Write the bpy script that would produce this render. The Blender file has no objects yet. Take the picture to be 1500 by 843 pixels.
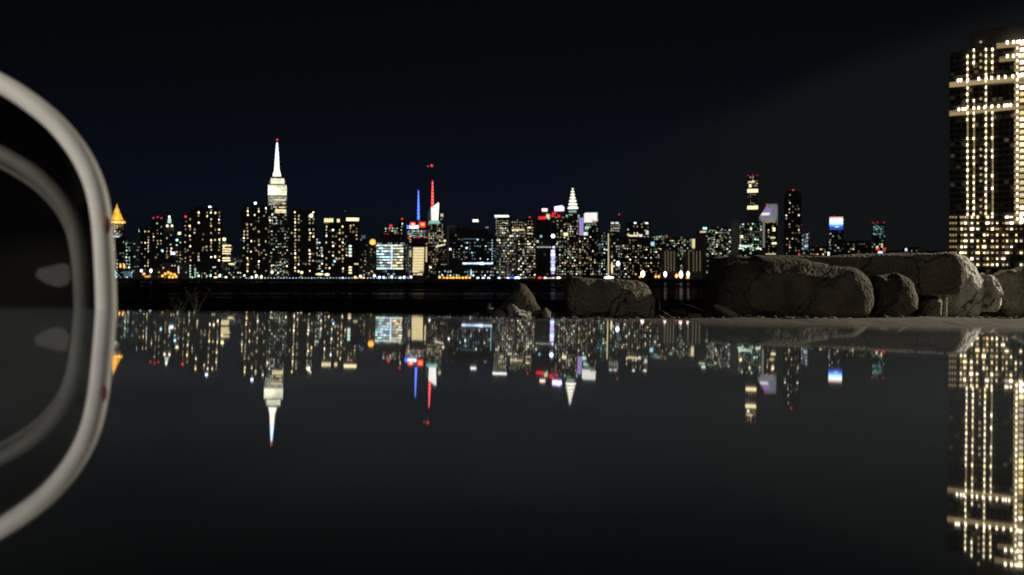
import bpy, bmesh, math, random
from mathutils import Vector, Matrix, noise
R = random.Random(11)
S = bpy.context.scene
COL = S.collection
F = 1400.0           # focal length in photo pixels (photo is 1500 wide)
CX, CY = 750.0, 405.0
rad = math.radians

# ------------------------------------------------------------------ helpers
def P(px, py, Y):
    return Vector(((px-CX)/F*Y, Y, (CY-py)/F*Y))

def link(o, parent=None):
    COL.objects.link(o)
    if parent is not None:
        o.parent = parent
    return o

def mesh_obj(name, bm, mats, parent=None, smooth=False):
    me = bpy.data.meshes.new(name)
    bmesh.ops.recalc_face_normals(bm, faces=bm.faces)
    bm.to_mesh(me); bm.free()
    for m in (mats if isinstance(mats, (list, tuple)) else [mats]):
        me.materials.append(m)
    if smooth:
        for p in me.polygons: p.use_smooth = True
    return link(bpy.data.objects.new(name, me), parent)

def tag(o, label=None, cat=None, group=None, kind=None):
    if label: o['label'] = label
    if cat: o['category'] = cat
    if group: o['group'] = group
    if kind: o['kind'] = kind
    return o

def empty(name, loc, rz=0.0, label=None, cat=None, group=None):
    o = bpy.data.objects.new(name, None)
    o.location = loc; o.rotation_euler = (0, 0, rz)
    link(o)
    return tag(o, label, cat, group)

def add_box(bm, x0, x1, y0, y1, z0, z1, mi=0):
    v = [bm.verts.new(c) for c in ((x0,y0,z0),(x1,y0,z0),(x1,y1,z0),(x0,y1,z0),(x0,y0,z1),(x1,y0,z1),(x1,y1,z1),(x0,y1,z1))]
    for f in ((0,1,2,3),(4,5,6,7),(0,1,5,4),(1,2,6,5),(2,3,7,6),(3,0,4,7)):
        bm.faces.new([v[i] for i in f]).material_index = mi

def add_prism(bm, poly, y0, y1, mi=0):
    """polygon in x,z extruded along y"""
    a = [bm.verts.new((x, y0, z)) for x, z in poly]
    b = [bm.verts.new((x, y1, z)) for x, z in poly]
    n = len(poly)
    bm.faces.new(a).material_index = mi
    bm.faces.new(b).material_index = mi
    for i in range(n):
        bm.faces.new((a[i], a[(i+1) % n], b[(i+1) % n], b[i])).material_index = mi

def add_lathe(bm, prof, cx, cy, seg=12, mi=0, rot=0.0):
    rings = []
    for r, z in prof:
        if r < 1e-6:
            rings.append([bm.verts.new((cx, cy, z))])
        else:
            rings.append([bm.verts.new((cx+r*math.cos(rot+2*math.pi*k/seg), cy+r*math.sin(rot+2*math.pi*k/seg), z)) for k in range(seg)])
    for a, b in zip(rings, rings[1:]):
        for k in range(seg):
            k2 = (k+1) % seg
            q = [a[k % len(a)], a[k2 % len(a)], b[k2 % len(b)], b[k % len(b)]]
            u = []
            for w in q:
                if w not in u: u.append(w)
            if len(u) > 2:
                try: bm.faces.new(u).material_index = mi
                except ValueError: pass
    for rg in (rings[0], rings[-1]):
        if len(rg) > 2:
            bm.faces.new(rg).material_index = mi

def add_tube(bm, pts, r0, r1=None, seg=8, closed=False, mi=0):
    r1 = r0 if r1 is None else r1
    n = len(pts); rings = []
    for i, p in enumerate(pts):
        a = pts[(i-1) % n] if (closed or i > 0) else pts[i]
        b = pts[(i+1) % n] if (closed or i < n-1) else pts[i]
        t = (b-a).normalized()
        ref = Vector((0,1,0)) if abs(t.y) < .9 else Vector((1,0,0))
        u = t.cross(ref).normalized(); v = t.cross(u).normalized()
        r = r0+(r1-r0)*i/max(1, n-1)
        rings.append([bm.verts.new(p+u*r*math.cos(2*math.pi*k/seg)+v*r*math.sin(2*math.pi*k/seg)) for k in range(seg)])
    m = n if closed else n-1
    for i in range(m):
        a, b = rings[i], rings[(i+1) % n]
        for k in range(seg):
            bm.faces.new((a[k], a[(k+1) % seg], b[(k+1) % seg], b[k])).material_index = mi
    if not closed:
        bm.faces.new(rings[0]).material_index = mi
        bm.faces.new(rings[-1]).material_index = mi

# ------------------------------------------------------------------ materials
def new_mat(name):
    m = bpy.data.materials.new(name); m.use_nodes = True
    nt = m.node_tree
    return m, nt, nt.nodes['Principled BSDF']

def N(nt, typ, **kw):
    n = nt.nodes.new(typ)
    for k, v in kw.items(): setattr(n, k, v)
    return n

def math_node(nt, op, a, b=None):
    n = N(nt, 'ShaderNodeMath', operation=op)
    for i, v in enumerate((a, b)):
        if v is None: continue
        if isinstance(v, (int, float)): n.inputs[i].default_value = v
        else: nt.links.new(v, n.inputs[i])
    return n.outputs[0]

GLOW = {}
HUE = dict(warm=(1,.70,.32), warmw=(1,.85,.58), white=(1,.98,.9), green=(.72,1,.80), cyan=(.40,.85,1), amber=(1,.42,.06),
           red=(1,.03,.03), blue=(.06,.16,1), violet=(.60,.42,1), bluew=(.62,.76,1), yellow=(1,.80,.42), pink=(1,.74,.70), teal=(.45,.95,.80), ivory=(1,.95,.76))
def glow(h, s):
    key = (h, round(s, 3))
    if key not in GLOW:
        m = bpy.data.materials.new(f'lit_{h}'); m.use_nodes = True
        nt = m.node_tree; nt.nodes.clear()
        e = N(nt, 'ShaderNodeEmission'); o = N(nt, 'ShaderNodeOutputMaterial')
        e.inputs[0].default_value = (*HUE[h], 1); e.inputs[1].default_value = s
        nt.links.new(e.outputs[0], o.inputs[0])
        m.cycles.emission_sampling = 'NONE'
        GLOW[key] = m
    return GLOW[key]

def plain(name, col, rough=.7, metal=0.0, noise_amt=.25, scale=.3, bump=0.0):
    m, nt, b = new_mat(name)
    tc = N(nt, 'ShaderNodeTexCoord'); nz = N(nt, 'ShaderNodeTexNoise')
    nz.inputs['Scale'].default_value = scale; nz.inputs['Detail'].default_value = 6
    nt.links.new(tc.outputs['Object'], nz.inputs['Vector'])
    rp = N(nt, 'ShaderNodeValToRGB')
    rp.color_ramp.elements[0].position = .3; rp.color_ramp.elements[1].position = .7
    rp.color_ramp.elements[0].color = (*[c*(1-noise_amt) for c in col], 1)
    rp.color_ramp.elements[1].color = (*[min(1, c*(1+noise_amt)) for c in col], 1)
    nt.links.new(nz.outputs['Fac'], rp.inputs['Fac']); nt.links.new(rp.outputs['Color'], b.inputs['Base Color'])
    b.inputs['Roughness'].default_value = rough; b.inputs['Metallic'].default_value = metal
    if bump:
        n2 = N(nt, 'ShaderNodeTexNoise'); n2.inputs['Scale'].default_value = scale*6; n2.inputs['Detail'].default_value = 8
        nt.links.new(tc.outputs['Object'], n2.inputs['Vector'])
        bp = N(nt, 'ShaderNodeBump'); bp.inputs['Strength'].default_value = bump; bp.inputs['Distance'].default_value = .02
        nt.links.new(n2.outputs['Fac'], bp.inputs['Height']); nt.links.new(bp.outputs['Normal'], b.inputs['Normal'])
    return m

FAC = {}
STY = dict(  # density, strength, palette (two hues), wall colour
    dark=(.045, .35, 'warm', 'warmw', (.030,.028,.026)),
    warm=(.20, .55, 'warm', 'warmw', (.05,.045,.04)),
    green=(.24, .45, 'green', 'warmw', (.05,.055,.05)),
    cool=(.16, .45, 'cyan', 'white', (.045,.05,.055)),
    grey=(.55, .16, 'bluew', 'warmw', (.20,.20,.19)),  # facade lighting put in as dense dim window glow
    office=(.50, .5, 'green', 'yellow', (.07,.07,.065)),
    tower=(.2, .07, 'warm', 'warmw', (.13,.12,.10)),
    teal=(.30, .30, 'teal', 'cyan', (.03,.05,.05)),
    blank=(.0, .0, 'warm', 'warm', (.16,.15,.135)))
def facade(style, Y):
    band = 0 if Y < 1450 else (1 if Y < 2400 else 2)
    key = (style, band)
    if key in FAC: return FAC[key]
    dens, st, h1, h2, wall = STY[style]
    cw, ch = ((3.0, 3.2), (4.6, 4.4), (7.0, 6.6))[band]
    m, nt, b = new_mat('facade_'+style)
    tc = N(nt, 'ShaderNodeTexCoord'); sp = N(nt, 'ShaderNodeSeparateXYZ')
    nt.links.new(tc.outputs['Object'], sp.inputs[0])
    hx = math_node(nt, 'ADD', sp.outputs['X'], sp.outputs['Y'])
    u = math_node(nt, 'DIVIDE', hx, cw); v = math_node(nt, 'DIVIDE', sp.outputs['Z'], ch)
    cu, cv = math_node(nt, 'FLOOR', u), math_node(nt, 'FLOOR', v)
    fu, fv = math_node(nt, 'FRACT', u), math_node(nt, 'FRACT', v)
    oi = N(nt, 'ShaderNodeObjectInfo')
    cb = N(nt, 'ShaderNodeCombineXYZ')
    nt.links.new(cu, cb.inputs[0]); nt.links.new(cv, cb.inputs[1])
    nt.links.new(math_node(nt, 'MULTIPLY', oi.outputs['Random'], 997.0), cb.inputs[2])
    wn = N(nt, 'ShaderNodeTexWhiteNoise', noise_dimensions='3D'); nt.links.new(cb.outputs[0], wn.inputs['Vector'])
    sc = N(nt, 'ShaderNodeSeparateColor'); nt.links.new(wn.outputs['Color'], sc.inputs[0])
    lit = math_node(nt, 'LESS_THAN', wn.outputs['Value'], dens)
    inw = math_node(nt, 'MULTIPLY', math_node(nt, 'LESS_THAN', math_node(nt, 'ABSOLUTE', math_node(nt, 'SUBTRACT', fu, .5)), .34),
                    math_node(nt, 'LESS_THAN', math_node(nt, 'ABSOLUTE', math_node(nt, 'SUBTRACT', fv, .5)), .30))
    geo = N(nt, 'ShaderNodeNewGeometry'); sn = N(nt, 'ShaderNodeSeparateXYZ'); nt.links.new(geo.outputs['Normal'], sn.inputs[0])
    side = math_node(nt, 'LESS_THAN', math_node(nt, 'ABSOLUTE', sn.outputs['Z']), .4)
    winm = math_node(nt, 'MULTIPLY', inw, side)
    mx = N(nt, 'ShaderNodeMix', data_type='RGBA')
    nt.links.new(sc.outputs[1], mx.inputs[0])
    mx.inputs[6].default_value = (*HUE[h1], 1); mx.inputs[7].default_value = (*HUE[h2], 1)
    nt.links.new(mx.outputs[2], b.inputs['Emission Color'])
    pw = math_node(nt, 'POWER', sc.outputs[2], 2.0)
    e = math_node(nt, 'MULTIPLY', math_node(nt, 'MULTIPLY', winm, lit), math_node(nt, 'MULTIPLY', pw, st*1.25))
    nt.links.new(e, b.inputs['Emission Strength'])
    wc = N(nt, 'ShaderNodeMix', data_type='RGBA'); nt.links.new(winm, wc.inputs[0])
    wc.inputs[6].default_value = (*wall, 1); wc.inputs[7].default_value = (.012, .014, .017, 1)
    nt.links.new(wc.outputs[2], b.inputs['Base Color'])
    b.inputs['Roughness'].default_value = .8
    m.cycles.emission_sampling = 'NONE'
    FAC[key] = m
    return m

M_roof = plain('roof_tar', (.03,.03,.03), .9)
M_steel = plain('dark_steel', (.05,.05,.055), .5, .6)
M_lime = plain('pale_limestone', (.55,.54,.44), .8, scale=.05)
M_gild = plain('gilded_tile', (.75,.45,.10), .5, scale=.08)
M_alum = plain('pale_aluminium', (.6,.6,.65), .5, scale=.05)

# ------------------------------------------------------------------ buildings
ZG = -2.4           # city ground
WIN = {}
def win_mesh(h, s):
    key = (h, round(s, 3))
    if key not in WIN:
        bm = bmesh.new(); add_box(bm, -.5, .5, -.5, .5, -.5, .5)
        me = bpy.data.meshes.new('window'); bmesh.ops.recalc_face_normals(bm, faces=bm.faces); bm.to_mesh(me); bm.free()
        me.materials.append(glow(h, s)); WIN[key] = me
    return WIN[key]

class B:
    """a building that faces the near bank; photo pixels give its real size at distance Y"""
    def __init__(s, name, label, cat, x0, x1, ytop, Y, style, depth=24., boxes=None, group=None):
        s.pxc = (x0+x1)/2; s.Y = Y; s.style = style; s.x0, s.x1, s.ytop = x0, x1, ytop
        X = (s.pxc-CX)/F*Y
        s.th = math.atan2(X, Y); s.c = math.cos(s.th)
        s.k = Y/F*s.c
        s.depth = depth
        s.root = empty(name, (X, Y, ZG), -s.th, label, cat, group)
        s.kz = Y/F
        boxes = boxes or [(x0, x1, ytop, None)]
        bm = bmesh.new()
        for (a, b, t, bot) in boxes:
            add_box(bm, s.lx(a), s.lx(b), 0, depth, -3 if bot is None else s.lz(bot), s.lz(t))
        s.walls = mesh_obj('walls', bm, facade(style, Y), s.root)
    def lx(s, px): return (px-s.pxc)*s.k
    def lz(s, py): return (CY-py)*s.kz-ZG
    def put(s, px, py, w, h, hue, st, name='window', proud=.3):
        o = bpy.data.objects.new(name, win_mesh(hue, st))
        o.location = (s.lx(px), -proud/2+.05, s.lz(py)); o.scale = (w*s.k, proud+.1, h*s.kz)
        return link(o, s.root)
    def wins(s, n, hues, x0=None, x1=None, y0=None, y1=None, cw=4.2, ch=4.6, w=1.9, h=2.1, st=(1.2, 4.5), colbias=0.0, seed=0):
        r = random.Random(seed*7919+int(s.pxc*13+s.ytop*5))
        x0 = s.x0+1.5 if x0 is None else x0; x1 = s.x1-1.5 if x1 is None else x1
        y0 = s.ytop+3 if y0 is None else y0; y1 = 400 if y1 is None else y1
        nx = max(1, int((x1-x0)/cw)); ny = max(1, int((y1-y0)/ch))
        wt = [math.exp(colbias*r.gauss(0, 1)) for _ in range(nx)]
        cells = [(i, j) for i in range(nx) for j in range(ny)]
        keys = sorted(cells, key=lambda c: r.random()**(1/wt[c[0]]), reverse=True)[:n]
        lv = (round(st[0]*.45, 2), round(st[0]*1.1, 2), round(st[1]*.9, 2))
        for i, j in keys:
            hue = hues[min(len(hues)-1, int(r.random()*len(hues)))]
            q = r.random()
            s.put(x0+(i+.5)*(x1-x0)/nx+r.gauss(0,.35), y0+(j+.5)*(y1-y0)/ny+r.gauss(0,.3), w*(.6+.5*r.random()), h*(.6+.5*r.random()), hue, lv[0] if q < .45 else (lv[1] if q < .8 else lv[2]))
        return s
    def roofhouse(s, a, b, t, base=None):
        bm = bmesh.new(); add_box(bm, s.lx(a), s.lx(b), s.depth*.2, s.depth*.7, s.lz(s.ytop if base is None else base), s.lz(t))
        mesh_obj('roof_house', bm, M_roof, s.root); return s
    def beacon(s, px, py, hue='red', st=6., r=1.2, base=None):
        if hue == 'red': st, r = st*.5, r*.85
        bm = bmesh.new(); rr = r*s.kz
        add_lathe(bm, [(0, s.lz(py)-rr), (rr*.9, s.lz(py)-rr*.5), (rr, s.lz(py)), (rr*.7, s.lz(py)+rr*.7), (0, s.lz(py)+rr)], s.lx(px), s.depth*.15, 8)
        o = mesh_obj('beacon', bm, glow(hue, st), s.root)
        bm = bmesh.new(); add_lathe(bm, [(rr*.25, s.lz(s.ytop if base is None else base)), (rr*.25, s.lz(py)-rr*.8)], s.lx(px), s.depth*.15, 6)
        mesh_obj('mast', bm, M_steel, o)
        return s
    def prism(s, name, poly, mat, y0=0., y1=None, parent=None):
        bm = bmesh.new(); add_prism(bm, [(s.lx(x), s.lz(y)) for x, y in poly], y0, s.depth if y1 is None else y1)
        return mesh_obj(name, bm, mat, parent or s.root)

exec_list = []
W, WW, WH = ['warm', 'warmw', 'yellow', 'warm', 'white'], ['warmw', 'yellow', 'white', 'warm'], ['white', 'green', 'warmw']
GR, CO, MIX = ['green', 'green', 'warmw'], ['cyan', 'bluew', 'white'], ['warm', 'warmw', 'green', 'white', 'yellow']

def spot(name, loc, target, power, size, col=(1,1,1), blend=.4, radius=2.0):
    l = bpy.data.lights.new(name, 'SPOT'); l.energy = power; l.spot_size = size; l.spot_blend = blend; l.color = col; l.shadow_soft_size = radius
    o = bpy.data.objects.new(name, l); o.location = loc
    o.rotation_euler = (Vector(target)-Vector(loc)).to_track_quat('-Z', 'Y').to_euler()
    return link(o)

# --- gold pyramid tower
b = B('pyramid_tower', 'tower with a golden lit pyramid roof just beside the pale round rim', 'tower', 160, 181, 345, 2800, 'dark', 50,
      [(158,183,346,None), (162,180.5,327,346)])
b.wins(12, WW, 163, 180, 329, 345, 3.2, 4, 1.5, 1.8, (1.2, 3)); b.wins(16, WH, 160, 183, 352, 400, 4, 5, 1.7, 1.6, (.8, 2.2), seed=2)
bm = bmesh.new(); cxl, k = b.lx(171.3), b.k
add_lathe(bm, [(11.2*k*1.25, b.lz(327)), (11.2*k*1.25, b.lz(324.5)), (8*k*1.3, b.lz(322)), (4.4*k*1.3, b.lz(312)), (2.6*k*1.3, b.lz(306)), (1.3*k, b.lz(302)), (0, b.lz(297))], cxl, 20, 8, rot=math.pi/8)
mesh_obj('pyramid_roof', bm, M_gild, b.root)
for px in (163, 167, 171, 175, 179.5): b.put(px, 326.3, 1.5, 1.6, 'yellow', 3.5, 'cornice_lamp', 3)
b.put(167, 346.6, 15, 2.6, 'teal', .9, 'lit_cornice', 2)
P0 = Vector(P(171.3, 314, 2800))
spot('floodlight_gold', P(171.3, 345, 2600), P0, 6e6, rad(22), (1,.70,.28)); 

b = B('apartment_block', 'green-tinged block next to the gold pyramid tower', 'building', 182, 193, 352, 2000, 'teal', 30); b.wins(16, GR, st=(.8, 2.6), cw=3.4)
b = B('apartment_block', 'plain dark block two along from the gold pyramid tower', 'building', 193, 206, 350, 2100, 'blank', 30); b.wins(8, ['green','cyan'], y0=355, y1=398, w=3, h=1.4, st=(.3, .9)); b.put(204.3,338.5,1.4,4.5,'cyan',2.2)
b = B('apartment_block', 'slim dark block with a bluish light on its roof edge', 'building', 204, 221, 334, 1900, 'dark', 30); b.wins(18, WW, cw=3.6, ch=4.2, w=1.6, colbias=1)
b = B('apartment_tower', 'dark tower with a row of three red roof lights', 'tower', 221, 240, 322, 2400, 'dark', 40); b.wins(15, MIX, y1=375, st=(.8,2.2), w=1.6)
for x, y in ((225,319.5),(231,318),(236.5,319.5)): b.beacon(x, y, r=1.3, st=3)
b = B('crowned_tower', 'tower with a pale green lit pointed crown', 'tower', 240, 255, 333, 2600, 'dark', 40, [(240,255,334,None),(243.5,252.5,327,334)]); b.wins(10, MIX, y0=338, y1=380, st=(.8,2.4))
b.prism('crown', [(245.2,327),(246,321),(248.4,317.5),(250.6,321),(251,327)], glow('green', .8), 10, 30)
for x,y in ((245,331.5),(252,331.2),(248,318.2)): b.put(x, y, 2.4, 2.4, 'warmw', 3.2, 'crown_lamp', 12)
b = B('apartment_block', 'stepped block capped by one warm light, below the pointed crown', 'building', 255, 268, 346, 2200, 'dark', 30, [(255,268,352,None),(259,266.5,345,352)]); b.wins(14, MIX, y0=353, st=(.8,2.4))
b.put(262.7,342.2,4.2,3.4,'yellow',2.0,'roof_lamp',8); b.put(259.3,352,3.0,2.6,'cyan',3,'window'); b.put(253.4,371.5,6,3.6,'bluew',2.6,'lit_sign',8); b.put(238.3,368,2,3,'cyan',2.4,'window',9)
b = B('apartment_block', 'narrow dark block with two red lights beside the big double-topped tower', 'building', 266, 277, 321, 2300, 'dark', 30); b.wins(8, W, st=(.6,1.6)); b.beacon(271.8,317.5,r=1.9,st=3.5).beacon(277,313.2,r=1.6,st=3.5)
# --- big dark apartment tower 1
b = B('apartment_tower', 'large black apartment tower with curved top, nearest the gold pyramid', 'tower', 274, 326, 306, 1150, 'dark', 30,
      [(274,326,312,None),(279,300,306,312),(300,321,304,312)], 'black apartment towers along the shore')
b.wins(48, W, cw=5.6, ch=4.8, w=1.9, h=2.6, y1=384, st=(1,4), colbias=1.5); b.roofhouse(284,298,302,306).roofhouse(304,318,300.5,304); b.beacon(307.5,303.5,'bluew',7,2.0,306)
b = B('office_block', 'small stepped block glowing yellow between two black apartment towers', 'building', 322, 340, 352, 1700, 'office', 25, [(322,340,361,None),(323.5,331,352,361)])
for j in range(4): b.put(331,361.5+j*3.4-(1.5 if j==0 else 0),15-j*.8,1.6,'yellow',1.5,'lit_floor')
b.put(328.5,350.8,4,4,'yellow',2.6,'roof_lamp'); b.wins(9, WW, 323, 339, 356, 372, 3, 4)
b = B('office_block', 'low office block with long yellow lit floors below the stepped block', 'building', 322, 352, 376, 1350, 'grey', 25)
for y,w,x in ((378.5,14,330),(382,15,330),(387,8,339)): b.put(x,y,w,1.7,'yellow',1.7,'lit_floor')
b.wins(14, ['bluew','green'], 324, 351, 378, 405, 4, 4.5, 1.5, 1.5, (.4,1.4))
# --- tower 2
b = B('apartment_tower', 'large black apartment tower with a bluish roof light, beside the white-lit spire', 'tower', 353, 394, 300, 1150, 'dark', 30,
      [(353,394,306,None),(357,372,301,306),(374,390,300,306)], 'black apartment towers along the shore')
b.wins(48, W, cw=5.4, ch=4.8, w=1.9, h=2.6, st=(1,4), colbias=1.5); b.beacon(374,297.6,'bluew',6,1.8,301); b.roofhouse(376,388,296.5,300)
# --- white spire skyscraper
b = B('spire_skyscraper', 'tallest skyscraper, white floodlit crown and a tapering mast with a red tip', 'skyscraper', 393, 420, 287, 3000, 'office', 50,
      [(393,420,286,None)])
bm = bmesh.new()
for q_ in ((392.6,419.8,1,49,286,271.5),(396.4,416.6,6,44,271.5,261.2)): add_box(bm, b.lx(q_[0]), b.lx(q_[1]), q_[2], q_[3], b.lz(q_[4]), b.lz(q_[5]))
cr = mesh_obj('crown', bm, M_lime, b.root)
bm = bmesh.new(); add_box(bm, b.lx(399.5), b.lx(412.5), 14, 36, b.lz(261.2), b.lz(258)); add_box(bm, b.lx(394.2), b.lx(396.2), 4, 40, b.lz(271.5), b.lz(264.5)); mesh_obj('setback', bm, M_roof, b.root)
for px in [395+2.35*i for i in range(10)]:
    bm = bmesh.new(); add_box(bm, b.lx(px), b.lx(px+.9), -3.2, .95, b.lz(285.5), b.lz(273.8)); mesh_obj('pilaster', bm, M_lime, cr)
bm = bmesh.new(); m_ = b.k
add_lathe(bm, [(6.2*m_, b.lz(257.5)), (5.6*m_, b.lz(254)), (3.9*m_, b.lz(248)), (3.3*m_, b.lz(240)), (3.1*m_, b.lz(233))], b.lx(405.6), 25, 12)
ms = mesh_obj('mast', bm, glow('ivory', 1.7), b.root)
bm = bmesh.new(); add_lathe(bm, [(2.9*m_, b.lz(233)), (2.3*m_, b.lz(222)), (.9*m_, b.lz(207.5))], b.lx(405.8), 25, 10); mesh_obj('antenna', bm, glow('bluew', 2.2), b.root)
bm = bmesh.new(); add_lathe(bm, [(3.1*m_, b.lz(233.6)), (3.1*m_, b.lz(232))], b.lx(405.7), 25, 10); mesh_obj('collar', bm, glow('pink', 1.2), b.root)
b.beacon(406,204.5,r=1.6,st=4,base=207)
for y,w,x,s_ in ((293,17,410,1.1),(298.5,5,416,.9),(304,9,413,1.0),(308.2,16,411,1.6),(311,16,411,1.2)): b.put(x,y,w,1.9,'yellow',s_,'lit_floor')
b.wins(26, WW, 394, 420, 288, 312, 2.7, 3.2, 1.4, 1.5, (.7,1.8)); b.wins(12, WH, 394, 407, 312, 330, 3, 4)
spot('floodlight_white', P(392, 318, 2880), P(406, 272, 3000), 3.0e6, rad(44), (.96,1,.86))
b = B('apartment_slab', 'grey slab with greenish windows standing in front of the tallest skyscraper', 'building', 394.5, 424, 330, 1400, 'green', 20); b.wins(52, GR, cw=3.3, ch=4.2, w=1.7, h=1.3, st=(.7,2.2)); b.wins(9, W, y0=388, y1=402, seed=4)
b = B('apartment_tower', 'black apartment tower with many amber windows, just past the tallest skyscraper', 'tower', 423, 463, 306, 1150, 'dark', 30,
      [(423,463,312,None),(428,446,306,312),(448,460,307.5,312)], 'black apartment towers along the shore')
b.wins(54, W, cw=5.2, ch=4.8, w=2.0, h=2.6, st=(1,4.4), colbias=1.4); b.put(456.5,316,2.6,5,'white',4)
b = B('stepped_block', 'slim stepped block with a column of pale green lights', 'building', 459, 474, 345, 1700, 'teal', 25, [(459,474,362,None),(459,468,345,362)]); b.wins(26, ['green','white','warmw'], 460, 473, 346, 400, 3, 3.8, 1.8, 2.0, (1,3))
b = B('apartment_tower', 'black apartment tower whose two flat roof caps are lit', 'tower', 474, 511, 327, 1200, 'dark', 30, None, 'black apartment towers along the shore')
b.roofhouse(475,488,319.5).roofhouse(493,499,320.5); b.wins(40, W, cw=4.8, ch=4.6, w=2, h=2.4, st=(1,3.6), colbias=.6)
for i in range(4): b.put(476.4+i*3.4,323.2,2.6,5.5,'yellow',1.5,'cap_lamp',.3)
b.put(495.6,323.5,4.0,4.6,'yellow',1.3,'cap_lamp',.3); b.put(490,383,2.6,3,'cyan',2)
b = B('office_tower', 'office tower with a bright white band under its flat roof and a thin aerial', 'tower', 505, 526, 318, 1800, 'dark', 30); b.put(516.5,321.7,18.5,4.6,'yellow',1.7,'lit_band'); b.wins(22, WW, y0=328, st=(.7,2.2)); b.beacon(505.5,309,'bluew',.4,.5)
b = B('office_block', 'low block with a ladder of pale green lit windows', 'building', 508, 527, 357, 1250, 'dark', 20)
for j in range(4): b.put(512,361+j*4.6,6,2.8,'green',1.5)
for j in range(3): b.put(512,392+j*4,6.4,2.4,'yellow',1.7)
b.put(522,387,6,1.6,'yellow',1.1); b.put(530,393.5,7,2,'yellow',1.3,'window',.3)
b = B('apartment_block', 'dim bluish block behind the amber globe', 'building', 527, 539, 346, 2300, 'cool', 30); b.wins(8, WW, y0=366, st=(.5,1.4)); b.put(532.5,347.5,6,5,'bluew',.12,'lit_band')
b = B('globe_tower', 'low tower topped by an amber glowing globe', 'tower', 540, 552, 360, 1500, 'blank', 20); b.wins(8, ['warm'], st=(.4,1.2)); b.beacon(546,355,'amber',1.9,4.6)
# --- lit office
b = B('office_block', 'broad glass office block with bright rows of white and blue lit floors', 'building', 550, 592, 347, 1100, 'cool', 30, [(550,592,350,None),(556,588,347,350)])
for j in range(9):
    y = 360+j*4.2
    x = 551.5
    while x < 590:
        w_ = R.uniform(3.2, 7.5); w_ = min(w_, 591-x)
        hue = R.choice(['bluew','cyan','green','white'] if x < 572 else ['yellow','white','warmw','green'])
        b.put(x+w_/2, y, w_-.5, 2.1, hue, R.choice([.35,.7,1.3,2.0] if j not in (0,8) else [1.2,1.6]), 'lit_floor')
        x += w_
b.put(573.8,377,2.2,34,'bluew',1.3,'stair_light')
b = B('stepped_tower', 'dark stepped tower with a single red roof light behind the bright office block', 'tower', 560, 586, 334, 2500, 'dark', 40, [(556,588,342,None),(562,584,334,342)]); b.beacon(572.5,331,r=2.6,st=2.5); b.wins(10, WH, 563, 583, 333, 341, 3, 3, 1.8,1.6,(.7,1.5)); b.put(566,342.8,8,1,'red',.5,'lit_band')
b = B('apartment_tower', 'thin dark tower with a small red light beside the blue-masted tower', 'tower', 584, 593, 322, 2600, 'dark', 30); b.beacon(589,321,r=1.6,st=3,base=324); b.wins(10, WH, st=(.8,2), y1=345)
b = B('apartment_slab', 'pale slab washed in vertical white light beside the yellow facade', 'building', 592, 604, 358, 1160, 'grey', 20); b.wins(30, ['green','white','bluew'], cw=2.6, ch=4, w=1.3, h=3, st=(.18,.5))
b = B('office_block', 'dark framed block with its whole front lit pale yellow', 'building', 603, 628, 349, 1110, 'dark', 25)
for j in range(9): b.put(613.3-j*.12,364.5+j*4.15,16.2,3.5,'yellow',.95,'lit_floor')
b.put(624.5,373,2,22,'yellow',.8,'stair_light'); b.put(612.5,402,14,2.6,'yellow',1.5,'lit_floor')
for x in (601.5, 600.8): b.put(x,372,2.6,10,'yellow',.5,'window')
# --- blue mast
b = B('masted_tower', 'tower with a tall blue mast, red signs and blue-white lit top', 'skyscraper', 597, 626, 335, 3300, 'office', 50)
bm = bmesh.new(); add_box(bm, b.lx(604), b.lx(620), 5, 40, b.lz(335), b.lz(328)); add_box(bm, b.lx(609.5), b.lx(616.5), 12, 34, b.lz(328), b.lz(322)); mesh_obj('roof_house', bm, M_steel, b.root)
for s_ in range(9):
    pass
bm = bmesh.new(); add_lathe(bm, [(1.7*b.k, b.lz(322)), (1.3*b.k, b.lz(300)), (.6*b.k, b.lz(278))], b.lx(613), 22, 8); mesh_obj('mast', bm, glow('blue', 2.2), b.root)
for i in range(8):
    b.put(613, 282+i*5.2, 1.6+.1*i, 1.1, 'bluew', .7, 'mast_lamp', -3)
b.put(606.5,332.8,13,4.6,'bluew',2.4,'lit_band',2); b.put(598.5,333,5,5,'blue',2.6,'lit_band',2); b.put(604.5,329,7.4,5.4,'red',3.0,'sign',3); b.put(605,329,3.6,2.2,'yellow',2.5,'sign',4.5)
b.put(618.6,329.3,8.6,7.2,'red',2.4,'sign',3); b.put(619,329,4.4,2.6,'amber',2.4,'sign',4.5)
for x in (600,614,625.5): b.put(x,348.8,3,3.4,'red',.9,'sign',2)
b.wins(40, ['green','white','green'], 598, 624, 337, 348, 2.6, 2.8, 1.5, 1.5, (.7,1.6))
# --- slanted crown
b = B('slant_tower', 'glass tower with a slanted white crown and a tall red mast', 'skyscraper', 626, 647, 328, 3200, 'office', 50)
b.prism('crown', [(626.5,328),(626,312),(631.5,304.5),(632,328)], plain('crown_glass', (.35,.37,.4), .3), 4, 46)
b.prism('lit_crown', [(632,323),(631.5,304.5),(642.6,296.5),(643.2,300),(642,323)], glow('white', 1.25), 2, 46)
b.prism('lower_crown', [(628,331),(628,325),(632,323.2),(642,323.2),(645,326),(645,331)], glow('teal', .55), 1, 44)
bm = bmesh.new(); add_lathe(bm, [(1.9*b.k, b.lz(303)), (1.5*b.k, b.lz(285)), (.7*b.k, b.lz(264))], b.lx(633.6), 22, 8); mesh_obj('mast', bm, glow('red', 1.9), b.root)
for i in range(7): b.put(633.5, 269+i*4.8, 1.5+.1*i, 1.2, 'pink', .9, 'mast_lamp', -3)
b.wins(22, WW, y0=333, y1=358, st=(.6,1.6), cw=3, ch=3.2, w=1.5, h=1.5)
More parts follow.
